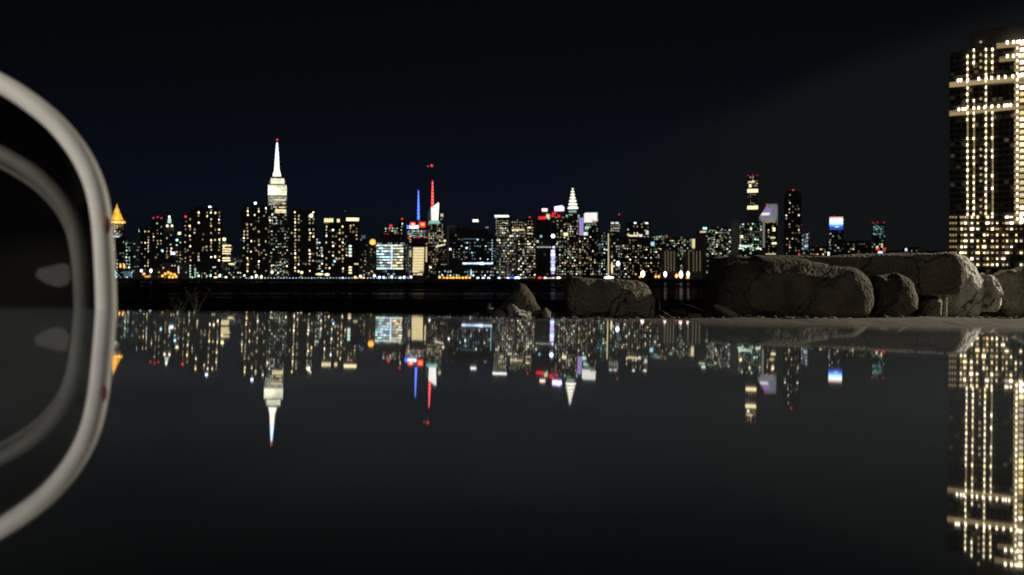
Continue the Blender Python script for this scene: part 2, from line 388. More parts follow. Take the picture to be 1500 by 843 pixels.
b = B('apartment_tower', 'thin yellowish tower tight beside the slanted white crown', 'tower', 644.5, 650.5, 322, 2900, 'warm', 30, [(644.5,650.5,327,None),(645.5,649,318,327)]); b.wins(12, ['yellow','warmw'], 645, 650, 327, 350, 2.6, 3, 2, 2.2, (.7,1.8)); b.put(647.3,315.5,4,4,'warmw',.7,'roof_lamp')
b = B('apartment_block', 'block with a bent white roof line and a grid of dim yellow windows', 'building', 629, 656, 361, 1500, 'warm', 25); b.wins(44, ['yellow','warmw'], cw=2.8, ch=3.6, w=1.4, h=1.3, st=(.3,1.0)); b.prism('lit_roof_edge', [(638,362.5),(640,359.8),(652,357.4),(652,359.4),(641,362.2),(639.5,364)], glow('warmw', .9), -.5, 2); b.put(651.5,353,3,3,'yellow',1.5,'roof_lamp'); b.put(630.5,392,2.4,2.4,'white',2.5)
# --- wide dark slab
b = B('hospital_block', 'broad black block with scattered cyan windows and a long white strip near its base', 'building', 655.5, 722, 333, 1100, 'dark', 40, [(655.5,722,343,None),(668,688,333,343),(688,716,336,343)])
b.prism('side_wall', [(655,398),(655,331.5),(668,329.8),(668,333),(657.6,334.5),(657.6,398)], plain('pale_render', (.30,.29,.28), .8), -.6, 12)
b.wins(34, CO, 663, 721, 349, 382, 3.8, 4.2, 1.9, 1.5, (.5,2.4)); b.put(690,350.3,24,.7,'cyan',.25,'lit_band')
for x in (681,688,695,701,706,713,719): b.put(x,386.2,6.4,2.4 if x != 706 else 3.6,'bluew',2.2 if x in(681,706,701) else 1.5,'strip_light')
for j in range(9): b.put(721,352+j*4,1.4,1.6,'cyan',1.0)
b.wins(14, ['yellow','green'], 663, 682, 368, 382, 3.2, 3, 1.8, 1.2, (.25,.8), seed=3); b.put(659.5,365.5,2.6,2.6,'white',2.4); b.put(683.5,363.6,2.4,2.4,'green',2.2)
b = B('low_terrace', 'long low dark building below the white strip', 'building', 640, 726, 389, 1060, 'dark', 18); b.wins(26, ['green','white','bluew','warmw'], y0=396, y1=406, cw=4, ch=4, st=(.8,2.6))
b = B('office_tower', 'distant tower with a small white lit top above the broad black block', 'tower', 690, 703, 326, 2600, 'blank', 40); b.put(696.5,323.6,8.4,3.6,'white',1.6,'lit_band'); b.put(713.5,333.5,4,1.6,'violet',.6,'lit_band')
# --- twin towers with band
b = B('apartment_tower', 'residential tower with a white-green lit band around its flat top', 'tower', 724, 746, 315, 1300, 'green', 25, [(724,746,320,None),(724.6,745.4,315,320)])
b.put(735,317,20.5,2.8,'white',1.9,'lit_band'); b.wins(44, ['yellow','warmw','green'], y0=322, y1=347, cw=2.8, ch=3.4, w=1.7, h=1.6, st=(.5,2))
b = B('apartment_slab', 'pale bluish slab full of small windows at the foot of the band-topped tower', 'building', 726, 757, 347, 1200, 'grey', 20); b.wins(70, MIX, cw=3.0, ch=3.7, w=1.6, h=1.6, st=(.5,2.4), y1=405)
b = B('apartment_tower', 'residential tower with a thin yellow line near its top, beside the band-topped one', 'tower', 748, 771, 321, 1350, 'green', 25); b.put(759,337,18,1.7,'yellow',1.1,'lit_band'); b.wins(36, MIX, y1=348, cw=2.9, ch=3.6, w=1.9, h=1.6, st=(.5,2.0)); b.put(748.5,347,7,4,'warmw',1.3,'lit_band')
b = B('apartment_slab', 'busy slab of yellow and green windows beside the pale bluish slab', 'building', 757, 786, 349, 1210, 'green', 20); b.wins(66, MIX, cw=3.2, ch=3.8, w=1.9, h=1.8, st=(.6,2.6), y1=405)
b = B('office_tower', 'dim tower with yellow floors and a red light beside the red signs', 'tower', 770, 783, 320, 1650, 'dark', 25); b.beacon(776,318.3,r=1.4,st=2.5); b.wins(14, ['yellow'], y0=322, y1=350, w=2.6, h=1.2, st=(.5,1.4)); b.put(775,333.8,5,2.2,'yellow',1.6); b.put(776,342.4,7.5,1.3,'yellow',.9)
b = B('sign_tower', 'dark tower with small white and red roof signs', 'skyscraper', 784, 807, 322, 2700, 'dark', 40)
bm = bmesh.new(); add_box(bm, b.lx(790), b.lx(806), 4, 34, b.lz(322), b.lz(311)); mesh_obj('roof_house', bm, M_roof, b.root)
b.put(797.8,307.8,8,4,'pink',1.9,'sign',-6); b.put(797.8,307.2,6,2.4,'yellow',1.6,'sign',-5); b.put(791.5,319.6,6,4.6,'red',.9,'sign'); b.put(797,319.4,5,4.6,'red',1.0,'sign'); b.put(802.6,316.8,5,5.6,'yellow',.9,'lit_band'); b.put(803.8,320.4,3,2.4,'cyan',.9,'window')
for x,y,hh in ((792.5,346.5,'cyan'),(787.5,354,'green')): b.put(x,y,3,3,hh,.8)
for i in range(5): b.put(788+i*4.4,362.5,3.4,1.4,'white',.6,'window',9)
bm = bmesh.new(); add_box(bm, b.lx(794), b.lx(802), 6, 8, b.lz(311), b.lz(305)); mesh_obj('sign_frame', bm, M_steel, b.root)
b = B('sign_tower', 'dark broad tower with a violet-white lit sign on its roof', 'skyscraper', 808, 831, 318, 2800, 'dark', 40); b.prism('sign', [(812.5,309.5),(812,303),(823,301.2),(826.5,304),(826,309)], glow('violet', 3.4), 2, 6); b.prism('sign', [(814,308.6),(814,304),(822.5,302.6),(825,305),(824.6,308.2)], glow('white', 1.6), .5, 2)
bm = bmesh.new(); add_box(bm, b.lx(811), b.lx(828), 8, 30, b.lz(318), b.lz(309)); mesh_obj('roof_house', bm, M_roof, b.root)
for x,y,w_,h_ in ((811.5,313,6,3.4),(809.6,316.6,5,3.2),(818.5,317,4,3.4)): b.put(x,y,w_,h_,'red',.9,'sign',2)
b.wins(16, WW, y0=322, y1=350, st=(.5,1.6))
b = B('power_house', 'windowless black block behind the bluish lit chimney', 'building', 785, 807, 363, 1080, 'dark', 25)
b = B('chimney_stack', 'slim chimney lit bluish white from top to bottom with a lamp on its tip', 'chimney', 806.5, 813.5, 367, 1045, 'blank', 4)
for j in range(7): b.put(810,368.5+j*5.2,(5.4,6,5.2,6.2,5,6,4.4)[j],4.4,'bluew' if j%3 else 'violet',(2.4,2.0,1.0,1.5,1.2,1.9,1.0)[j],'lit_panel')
b.beacon(810,346.2,'bluew',4.5,2.9,367).beacon(811,362.4,'bluew',1.8,1.9,367)
# --- triangle crown
b = B('crown_skyscraper', 'skyscraper with a white triangular crown of stacked lit arches', 'skyscraper', 829, 849, 320, 3300, 'warm', 45, [(829,849,322,None),(831.5,847,313,322),(833,846,307,313)])
prof = [(832.2,846.2,307,301.5),(833.2,845,301.5,296.5),(834.2,843.8,296.5,291.5),(835.2,842.6,291.5,287),(836.2,841.6,287,282.5),(836.9,840.8,282.5,278.4),(837.7,840,278.4,275)]
bm = bmesh.new()
for a_,c_,y0,y1 in prof: add_box(bm, b.lx(a_)+1.5, b.lx(c_)-1.5, 9, 35, b.lz(y0), b.lz(y1))
tw = mesh_obj('crown', bm, M_alum, b.root)
for a_,c_,y0,y1 in prof:
    m_ = (a_+c_)/2
    b.prism('lit_arch', [(a_-.6,y0-1.1),(a_-.2,y1+2.0),(m_-.8,y1+1.0),(m_+.8,y1+1.0),(c_+.2,y1+2.0),(c_+.6,y0-1.1)], glow('ivory', 1.75), 5, 9)
bm = bmesh.new(); add_lathe(bm, [(.8*b.k, b.lz(275)), (.15*b.k, b.lz(266))], b.lx(838.8), 22, 6); mesh_obj('spire', bm, M_steel, b.root)
for x in (834,838.8,843.5): b.put(x,316,3.6,5,'teal',.9,'lit_shoulder',-6.1)
for x in (830.2,847.8): b.put(x,317.5,2.2,5,'teal',.7,'lit_shoulder')
b.put(838.8,310.2,11,3,'teal',.45,'lit_shoulder'); b.wins(26, MIX, y0=323, y1=352, cw=3, ch=3.6, w=1.5, h=1.5, st=(.5,1.6))
b = B('violet_slab', 'slender slab washed in violet light below the triangular crown', 'tower', 848, 856, 317, 2700, 'blank', 20); 
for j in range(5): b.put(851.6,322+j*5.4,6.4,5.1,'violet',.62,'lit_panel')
b = B('office_tower', 'tower with a blocky white floodlit top beside the violet slab', 'tower', 855.5, 876, 312, 2600, 'office', 30, [(857,874,326,None)])
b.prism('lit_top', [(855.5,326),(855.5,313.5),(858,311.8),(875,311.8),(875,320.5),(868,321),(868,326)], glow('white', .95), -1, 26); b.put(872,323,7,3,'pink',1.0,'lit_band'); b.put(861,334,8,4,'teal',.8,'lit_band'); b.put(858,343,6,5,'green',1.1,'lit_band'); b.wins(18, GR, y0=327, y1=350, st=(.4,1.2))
# --- mid mass in front
for (x0,x1,yt,Y,sty,n,hues,lab) in (
    (813,831,349,1250,'green',34,MIX,'block of mixed small windows just beside the bluish chimney'),
    (829,848,352,1190,'warm',36,MIX,'warm-windowed block below the triangular crown'),
    (846,864,345,1300,'warm',32,W,'amber-windowed block below the violet slab'),
    (862,878,334,1400,'dark',24,W,'dark block with a peaked roof house beside the blocky white top'),
    (875,892,341,1250,'teal',34,['green','cyan','warmw'],'block with bluish-green windows beside the thin gold line'),
    (893,910,352,1200,'green',24,GR,'block just past the thin gold line, below the lit square top'),
    (907,926,347,1350,'warm',24,MIX,'dim block behind the bluish orb lamp'),
    (924,942,347,1200,'dark',24,W,'sparse dark block above the round white flare'),
    (940,957,349,1300,'dark',22,W,'dark block next to the bluish lit window'),
    (955,971,352,1250,'dark',20,MIX,'dark block ending at the gold-striped wall')):
    b = B('apartment_block', lab, 'building', x0, x1, yt, Y, sty, 22); b.wins(n, hues, cw=3.1, ch=4, w=1.6, h=1.7, st=(.5,2.4), y1=404)
    if x0 == 862: b.roofhouse(866,874,330)
    if x0 == 829: b.put(828.5,343.5,6,4.6,'yellow',1.4,'roof_lamp')
    if x0 == 955: b.put(956,357.5,5,5.5,'cyan',1.0)
b = B('gold_lit_tower', 'thin dark tower edged by one unbroken gold line of light', 'tower', 889.5, 893.5, 342, 1100, 'dark', 12); b.put(891.3,374,1.5,63,'yellow',.75,'light_line')
b = B('office_tower', 'squarish tower with a white lit top and a red light on a pole', 'tower', 893, 908, 325, 2200, 'green', 30); b.wins(16, ['warmw','green'], 894, 907, 326, 340, 3, 3.4, 2, 2, (.5,1.2)); b.put(897,327,4,2,'white',1.3); b.put(903.5,327,5,2,'white',1.2); b.beacon(907,314.3,r=1.4,st=2.0)
b = B('office_tower', 'dark tower with a bowed yellow line of light halfway up', 'tower', 917, 937, 326, 2000, 'dark', 30); b.prism('lit_band', [(919,342.5),(923,344.6),(933,344.6),(936,342.5),(936,344.4),(933,346.6),(923,346.6),(919,344.4)], glow('yellow', 1.3), -1, 2); b.put(930.5,327,3.4,2,'green',1.9); b.wins(10, WW, st=(.5,1.4), y1=350); b.put(938.5,347,4,6,'white',1.2)
b = B('office_tower', 'dark tower with one pale window on its top corner', 'tower', 937, 953, 323, 2100, 'dark', 30); b.put(947.2,327.2,4.4,2.2,'white',1.5); b.put(948,341,4,6,'white',.7); b.wins(10, WW, st=(.4,1.2), y1=350)
b = B('office_block', 'distant block with a pale green lit upper storey', 'building', 953, 975, 345, 1900, 'green', 25); b.wins(24, GR, y0=346, y1=358, cw=3, ch=3, w=2, h=2, st=(.4,1.2)); b.put(976.5,347,3,5,'amber',.3,'window')
b = B('apartment_block', 'stubby block with cyan and yellow lit corners behind the gold stripes', 'building', 976, 1000, 348, 1600, 'green', 25); b.wins(28, GR+['yellow'], cw=3, ch=3.6, w=1.8, h=1.6, st=(.5,1.6)); b.put(1001.5,353.5,3.4,7,'cyan',.7)
b = B('office_block', 'block with a yellow lit corner beside the narrow grey slab', 'building', 999, 1020, 349, 1500, 'office', 25); b.wins(14, ['yellow','green'], st=(.5,1.4)); b.put(1016,357,4.6,13,'yellow',.85,'stair_light')
def striped(lab, x0, x1, stripes):
    b = B('striped_block', lab, 'building', x0, x1, 368, 1090, 'blank', 18)
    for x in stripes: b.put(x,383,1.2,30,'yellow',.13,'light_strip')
    return b
striped('low block with four dim gold stripes of light up its wall', 968, 992, (974.5,978.8,983,987.5))
striped('low block with dim gold stripes, nearer the long stone slab', 1002, 1030, (1009,1015.8,1020.5,1025.5))
b = B('apartment_slab', 'narrow blank grey slab with a greenish lamp on its roof', 'building', 1018, 1032, 338, 1300, 'blank', 20); b.put(1030,340,9,2,'yellow',.9,'lit_band'); b.put(1032.5,335,6,3.2,'teal',1.5,'roof_lamp')
b = B('office_block', 'wide block of scattered green-white lit rows before the blank grey wall', 'building', 1034, 1072, 333, 1350, 'green', 25, [(1034,1072,338,None),(1042,1066,333,338)]); b.wins(86, ['green','white','yellow'], cw=3.0, ch=3.4, w=2.4, h=1.4, st=(.5,1.9), y1=398)
b = B('office_block', 'dark green-windowed office slab with a blank grey end wall', 'building', 1071, 1117, 324, 1160, 'green', 30, [(1082.2,1117,326,None)])
b.prism('end_wall', [(1071,410),(1071,323.5),(1082,322.5),(1082,410)], plain('grey_render', (.34,.31,.28), .85), -1, 28)
b.wins(64, ['green','green','teal','yellow'], 1083, 1116, 327, 368, 3.4, 3.6, 2.2, 1.8, (.3,1.8)); 
for x,y,w_ in ((1085,364,8),(1095,361,14),(1111,364.5,7),(1086,360.5,6)): b.put(x,y,w_,2,'green',1.3,'lit_floor')
b.put(1086.5,347,3.6,3.6,'yellow',2.2); b.put(1100,335,3,4,'yellow',1.2)
# --- slender tower
b = B('slender_tower', 'slender square tower with two thick warm lit bands near its top', 'skyscraper', 1094.5, 1110.5, 258, 3800, 'blank', 45)
for y in (279.8,304.4): b.put(1102.5,y,15.6,5.2,'yellow',1.5,'lit_band')
b.wins(14, WW, 1095, 1110, 258, 274, 2.6, 3, 1.6, 1.8, (.6,1.8)); b.put(1101,266.8,10,1.8,'yellow',1.1,'lit_floor'); b.put(1099,272.5,3,4,'warmw',1.9)
b.wins(10, WW, 1095, 1110, 284, 302, 2.6, 3, 1.4, 1.6, (.4,1.6), seed=5)
for x in (1096,1103,1109.5): b.beacon(x,257,r=1.0,st=1.6,base=259)
# --- slanted roof
b = B('wedge_tower', 'pale tower with a wedge-shaped floodlit roof and red lights at its peak', 'skyscraper', 1111, 1139.5, 326, 3000, 'blank', 45, [(1111.5,1139.3,326,None)])
b.prism('wedge_roof', [(1111,326),(1111.6,319),(1124,299.5),(1139.3,299),(1139.3,326)], M_alum, 0, 45)
b.prism('lit_louvre', [(1113.5,316.5),(1122.5,303.5),(1131,306),(1126.5,316.5)], glow('violet', .42), -2, -.2); b.prism('lit_louvre', [(1114.2,315.6),(1117,312),(1128.5,312),(1126,315.8)], glow('white', .9), -3, -2.1)
for x in (1123.5,1136.5): b.beacon(x,299.8,r=1.7,st=1.5,base=302)
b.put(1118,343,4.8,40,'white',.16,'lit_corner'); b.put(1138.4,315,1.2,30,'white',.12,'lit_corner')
spot('floodlight_wedge', P(1128, 332, 2800), P(1126, 312, 3000), 4.5e5, rad(20), (.85,.86,1))
b = B('apartment_block', 'dark block with reddish roof corners standing before the wedge-roofed tower', 'building', 1121.5, 1137, 327, 1700, 'dark', 25); b.put(1124.5,326,4,1.6,'amber',.5,'roof_lamp'); b.put(1134,326,4,1.6,'amber',.5,'roof_lamp'); b.put(1133.5,336.5,3.8,5,'yellow',2.2); b.put(1132,348.6,7,2,'yellow',1.0); b.put(1134,356.8,7,2.6,'yellow',1.6); b.wins(14, WW, st=(.5,1.5), y1=378); b.put(1129,372.5,15,1.6,'yellow',.7,'lit_floor')
b = B('apartment_tower', 'tall black tower with a cluster of red lights on its roof', 'tower', 1148.5, 1174, 280, 1500, 'dark', 25, [(1148.5,1174,284,None),(1152,1170,280,284)]); b.wins(34, ['warmw','white','warm'], st=(.4,1.7), y1=374, cw=3.8, ch=4.2)
for x,y in ((1153.5,282),(1159,281.5),(1161.8,278.5),(1166.5,281.5),(1173.2,329.5)): b.beacon(x,y,r=1.6,st=2.2,base=284)
b.put(1170.5,373,3,3,'red',.7,'beacon')
b = B('apartment_block', 'narrow bluish-white lit block beside the tall black tower', 'building', 1174.5, 1185, 341, 2500, 'cool', 30); b.wins(26, ['bluew','bluew','white'], 1175, 1184, 342, 366, 2.4, 2.6, 1.9, 2, (.3,1.0)); b.put(1181,360.5,5,3,'cyan',1.0)
for (x0,x1,yt,Y,n,lab) in ((1185,1212,361,1500,12,'low dark rooftops before the tricolour tower'),(1236,1276,353,1700,14,'low dark block between the tricolour and teal towers'),(1298,1322,367,1800,5,'very low dark roof past the teal tower'),(1322,1346,362,2000,5,'small faint block far from other towers, near the lit high-rise'),(1346,1392,368,1500,7,'flat low building ending at the lit high-rise')):
    b = B('low_block', lab, 'building', x0, x1, yt, Y, 'dark', 25); b.wins(n, WW, st=(.4,1.6), y1=378, cw=3.4, ch=3.4)
    if x0 == 1322: b.put(1327.3,366,3,4,'bluew',1.4)
    if x0 == 1185: b.put(1213.7,372,2.6,5,'white',1.6,'window',.3)
b = B('tricolour_tower', 'tower whose crown glows pink, white and blue in stacked stripes', 'skyscraper', 1213, 1237, 337, 3000, 'cool', 40, [(1212,1238,352,None),(1216,1235,337,352)])
for y,h_,hue,s_ in ((319.6,2.8,'pink',.9),(323,3.8,'white',1.5),(327,3.8,'cyan',1.8),(330.4,2.8,'blue',2.6),(334,4.2,'blue',.5)):
    b.prism('lit_stripe', [(1215.2,y+h_/2),(1215.2,y-h_/2),(1234.8,y-h_/2),(1234.8,y+h_/2)], glow(hue, s_), 2, 38)
b.beacon(1222,316.8,r=1.3,st=1.0,base=318.2); b.put(1226,332.6,6,1.8,'yellow',.9,'window',.3); b.wins(9, WH, 1214, 1234, 340, 370, 3.4, 4, 1.9, 2.2, (.4,1.3))
b = B('teal_tower', 'distant tower with teal windows and three red roof lights', 'tower', 1277, 1297, 328, 2000, 'teal', 30); b.wins(28, ['teal','cyan','teal'], y1=345, cw=3, ch=3.2, w=2, h=2, st=(.2,.7)); b.wins(6, ['teal'], y0=345, y1=366, st=(.2,.5))
for x in (1278.6,1285.4,1295): b.beacon(x,326.3,r=1.3,st=1.2)
for x in (1285.5,1295.2): b.put(x,365,5,3.6,'red',.9,'sign')
b.put(1289.5,370,7,3,'bluew',1.3,'lit_floor'); b.put(1285,362.4,3,3,'yellow',1.2); b.put(1292,360,2,6,'yellow',.9)
# --- low waterfront row
for (x0,x1,yt,Y,sty,n,hues,lab) in (
    (164,196,396,1040,'cool',14,CO,'low waterfront shed with blue lights below the gold pyramid tower'),
    (196,236,392,1050,'blank',6,W,'low waterfront building behind amber torch lights'),
    (236,276,386,1060,'blank',8,GR,'low waterfront building with a white upright tube light'),
    (276,322,388,1060,'dark',16,WH,'low dark terrace at the foot of the first black apartment tower'),
    (322,356,396,1045,'cool',12,GR,'low waterfront hall with bluish green lamps'),
    (526,551,388,1060,'blank',10,MIX,'low waterfront building beside the bright office block'),
    (728,786,404,1030,'dark',20,MIX,'low pier building with a blue sign at the foot of the pale slab'),
    (786,832,405,1030,'dark',14,['white','red','green'],'low pier building with red lamps near the chimney')):
    b = B('waterfront_building', lab, 'building', x0, x1, yt, Y, sty, 14); b.wins(n, hues, y0=yt+2, y1=408, cw=3.2, ch=3, w=1.8, h=1.6, st=(.5,2.0))
    if x0 == 164:
        for j in range(4): b.put(167.5+(j%2)*2,398+j*2.6,3.6,2,'cyan',1.8)
        for j in range(3): b.put(187,399+j*3,13-j,.9,'cyan',.4,'lit_band')
    if x0 == 236: b.put(261.5,395.5,1.3,11,'white',1.2,'tube_light')
    if x0 == 276:
        for j in range(5): b.put(278.7,389.5+j*4,1.5,1.9,'green',1.3); b.put(286,394+j*3,1.8,1.6,'teal',1.3)
    if x0 == 728: b.put(753,407.5,16,4,'blue',.9,'sign'); b.put(757,409,8,3,'bluew',2.6,'sign',.5); b.put(708,411,20,2.6,'bluew',1.2,'lit_band',.5)
    if x0 == 786: b.put(805,408.6,10,2.2,'pink',1.3,'sign'); b.put(811,407.6,3,2.4,'teal',1.4,'sign')

# ------------------------------------------------------------------ near high-rise with balcony lights
TW = 505.0
C0 = P(1516, 405, TW); C1 = P(1391, 405, TW*1.05)
C0.z = C1.z = 0
dirv = (C1-C0); flen = dirv.length; du = dirv.normalized()
nrm = Vector((-du.y, du.x, 0)); nrm = nrm if nrm.y < 0 else -nrm
root = empty('high_rise', (C0.x, C0.y, -2.0), 0, 'near high-rise strung with warm lights down its balconies and along two bands', 'high-rise')
Rz = math.atan2(-du.y, -du.x)
root.rotation_euler = (0, 0, Rz)      # local +x runs towards the near corner, local -y is outward
inv = Matrix.Rotation(-Rz, 4, 'Z') @ Matrix.Translation((-C0.x, -C0.y, 2.0))
def FP(px, py):
    d = Vector(((px-CX)/F, 1, (CY-py)/F))
    t = C0.dot(nrm)/d.dot(nrm)
    return inv @ (d*t)
M_tw = plain('dark_cladding', (.13,.12,.105), .6, scale=.2)
M_slab = plain('balcony_concrete', (.22,.19,.15), .8, scale=.3)
zt = FP(1480, 66).z
bm = bmesh.new(); L = FP(1391, 100).x
add_box(bm, L, 26, 0, 30, -2, zt)
walls = mesh_obj('walls', bm, facade('tower', 1000), root)
bm = bmesh.new(); add_box(bm, FP(1418, 60).x, 24, 2.5, 26, zt, FP(1480, 37).z); mesh_obj('roof_house', bm, M_tw, root)
fh = 3.32; nf = int(zt/fh)
# slab edges: one per floor
bm = bmesh.new(); add_box(bm, L, 26, -.9, -.01, -.12, .12); me_ = mesh_obj('balcony', bm, M_tw, root)
me_.location.z = fh
for i in range(2, nf+1):
    o = me_.copy(); link(o, root); o.location.z = i*fh
UN = {}
nlit = 0; rest = bmesh.new()
RM = []
def lit(px, py, w, h, hue, st, name='balcony_light_glow'):
    global nlit
    p = FP(px, py)
    nlit += 1
    if nlit <= 100:
        o = bpy.data.objects.new(name, win_mesh(hue, st)); o.location = (p.x, -.55, p.z); o.scale = (w, .9, h); link(o, root)
    else:
        add_box(rest, p.x-w/2, p.x+w/2, -1.0+R.uniform(0,.06) if st > .3 else -.6+R.uniform(0,.06), -.1, p.z-h/2, p.z+h/2, 6 if st < .3 else {'warmw': 0, 'yellow': 1, 'warm': 2}[hue] + (3 if st < 1.5 else 0))
# two bright bands and the two roof bands
def band(x0, x1, y0, y1, hue, st, name='lit_band'):
    a = FP(x0, y0); c = FP(x1, y1); q = [FP(x0, y0+7.5), FP(x1, y1+7.5)]
    bm = bmesh.new(); add_prism(bm, [(a.x, a.z), (c.x, c.z), (q[1].x, q[1].z), (q[0].x, q[0].z)], -.5, -.02)
    mesh_obj(name, bm, glow(hue, st), root)
band(1391,1515,121,111,'warm',.38); band(1391,1487,163,153,'warm',.34); band(1460,1516,64,59,'warm',.30); band(1464,1516,84,79,'warm',.26)
rr = random.Random(5)
lights = []
for x in (1404,1408,1418,1434,1445,1453,1463,1473,1484,1493): lights.append((x, 118.5-(x-1404)*.075, 0.8, 1.6, 'warmw', 5))
for x in (1405,1411,1415,1427,1434,1443,1453,1463,1472,1476,1481): lights.append((x, 161-(x-1405)*.085, 0.8, 1.6, 'warmw', 4.5))
for x in (1476,1485,1494,1499): lights += [(x, 62.8-(x-1476)*.06, 1.0, 1.6, 'warmw', 5), (x, 83-(x-1476)*.06, 1.0, 1.6, 'warmw', 5)]
zrow = lambda j: 73+9.3*j
cols = {1417.5:(1,.82), 1426.8:(0,.72), 1444.5:(0,.95), 1454:(0,.6)}
for x,(j0,pr) in cols.items():
    for j in range(j0, 27):
        y = 73+9.25*j+ (x<1430)*1.0
        if x == 1426.8 and 3 <= j <= 7: continue
        if x == 1454 and (4 <= j <= 8): continue
        lights.append((x+.3, y+3, .7, 3.1, 'warm', .2))  # glowing strip stands in for balcony wall lit by its lamps
        if rr.random() < pr: lights.append((x+rr.uniform(-.3,.3), y, 0.62, 1.35, rr.choice(['warmw','warmw','yellow']), rr.choice([2.5,3.5,5])))
for j in range(0, 29):
    y = 62+9.25*j
    lights.append((1493, y+3, 4.6, 2.2, 'warm', .18)); lights.append((1490.5, y, .75, 1.2, 'warmw', rr.choice([2.5,5])))  # the wide dim strip is lamplight on the wall, put in as glow
    if rr.random() < .9: lights.append((1497.5, y+2, 1.8, 1.8, rr.choice(['warm','warmw']), rr.choice([1.2,3.5])))
    if rr.random() < .5: lights.append((1437, y, .9, 1.0, 'warm', .5))
for j in range(9):
    y = 318.5+8.7*j
    for x in (1409,1414.5,1424,1432.5,1442,1447,1454,1461,1470,1475.5,1482,1489,1496):
        if rr.random() < .86 and not (x > 1480 and j > 2 and rr.random() < .5):
            lights.append((x, y, rr.choice([.7,1.0,1.7]), rr.choice([.9,1.2]), rr.choice(['warmw','yellow','warm']), rr.choice([.7,1.8,4])))
    if j < 7:
        for x in (1392.5,1396.5,1400.5): lights.append((x, y, .8, 1.1, 'yellow', .06))
lights.sort(key=lambda t: -t[5]*t[2]*t[3])
for t in lights: lit(*t)
r_ = mesh_obj('balcony_light_glow', rest, [glow('warmw', 3.0), glow('yellow', 2.8), glow('warm', 2.0), glow('warmw', .8), glow('yellow', .16), glow('warm', .6), glow('warm', .34)], root)  # remaining lamps together with the strips of painted wall light
r_['kind'] = 'stuff'

# ------------------------------------------------------------------ aircraft
ac = empty('aircraft', P(630.5, 244, 2500), rad(20), 'aircraft showing a red light in the sky above the red mast', 'aircraft')
bm = bmesh.new(); add_tube(bm, [Vector((-7,0,0)),Vector((-5,0,.2)),Vector((0,0,.2)),Vector((5,0,.5)),Vector((9,0,.9))], 1.3, .3, 8); mesh_obj('body', bm, M_steel, ac)
bm = bmesh.new(); add_box(bm, -1.5, 1.5, -9, 9, .9, 1.2); mesh_obj('wing', bm, M_steel, ac)
bm = bmesh.new(); add_box(bm, 7.4, 9, -.15, .15, .9, 3.4); add_box(bm, 7.6, 8.8, -3, 3, 1.0, 1.2); mesh_obj('tail', bm, M_steel, ac)
for (x,y,z,r_,hue,st) in ((1.0,-9.2,.9,3.6,'red',1.6),(-7.2,-1,.2,1.1,'warmw',1.0)):
    bm = bmesh.new(); add_lathe(bm, [(0,z-r_),(r_*.8,z-r_*.5),(r_,z),(r_*.8,z+r_*.5),(0,z+r_)], x, y, 10); mesh_obj('navigation_light', bm, glow(hue, st), ac)

# ------------------------------------------------------------------ waterfront lamps
def lamp_proto(hue, st, rx, rz, hgt):
    bm = bmesh.new()
    add_lathe(bm, [(.12,0),(.10,hgt-rz*.9)], 0, 0, 6, 0)
    add_lathe(bm, [(0,hgt-rz),(rx*.7,hgt-rz*.6),(rx,hgt),(rx*.7,hgt+rz*.6),(0,hgt+rz)], 0, 0, 8, 1)
    me = bpy.data.meshes.new('street_lamp'); bmesh.ops.recalc_face_normals(bm, faces=bm.faces); bm.to_mesh(me); bm.free()
    me.materials.append(M_steel); me.materials.append(glow(hue, st)); return me
LP = {}
def shore_lamp(px, py, hue, st, rx, rz, label, group, Y=1012, name='street_lamp'):
    k = Y/F; base = ZG
    hgt = (CY-py)*k-base
    key = (hue, st, rx, rz, round(hgt, 1))
    if key not in LP: LP[key] = lamp_proto(hue, st, rx*k, rz*k, max(hgt, .6))
    o = bpy.data.objects.new(name, LP[key]); o.location = ((px-CX)*k, Y, base); link(o)
    return tag(o, label, 'lamp', group)
for i in range(54):
    shore_lamp(361+i*4.55, 408.7+.35*(i/54), 'bluew', 1.5 if i % 3 else 2.2, .75, .75, 'tiny bluish lamp in the even row along the promenade by the water', 'row of tiny bluish promenade lamps', 1003, 'promenade_lamp')
for i, x in enumerate((644,650,655,660,664,669,673,678,683,688)):
    shore_lamp(x, (406.5,408,407.6,409,408,407,409,408,407,409)[i], 'amber', (2.6,1.8,2.8,2.0,3,2.4,1.8,2.6,2.8,2.0)[i], 1.8, 2.0, 'orange lamp in the bright orange row at the shore', 'row of orange shore lamps')
for x,y in ((238,404.5),(242,401.5),(246.5,399.5),(250.5,401.5),(255.5,402.5),(258,405.5),(248,406),(253,406.5)):
    shore_lamp(x, y, 'amber', 2.0, 2.0, 2.1, 'amber lamp in the cluster beside the white upright tube', 'cluster of amber lamps at the shore')
for x,y in ((548.5,404.5),(556,406.5),(562,407),(574,406),(586,408),(592,406.5),(602,406)):
    shore_lamp(x, y, 'bluew', 3.2, 1.9, 2.2, 'strong white lamp at the foot of the bright office block', 'white lamps below the office block')
for x,y in ((700,409),(708,410),(716,410),(731,411),(744,410.5)):
    shore_lamp(x, y, 'bluew', 2.6, 2.2, 1.6, 'white lamp low on the pier between orange row and blue sign', 'white pier lamps')
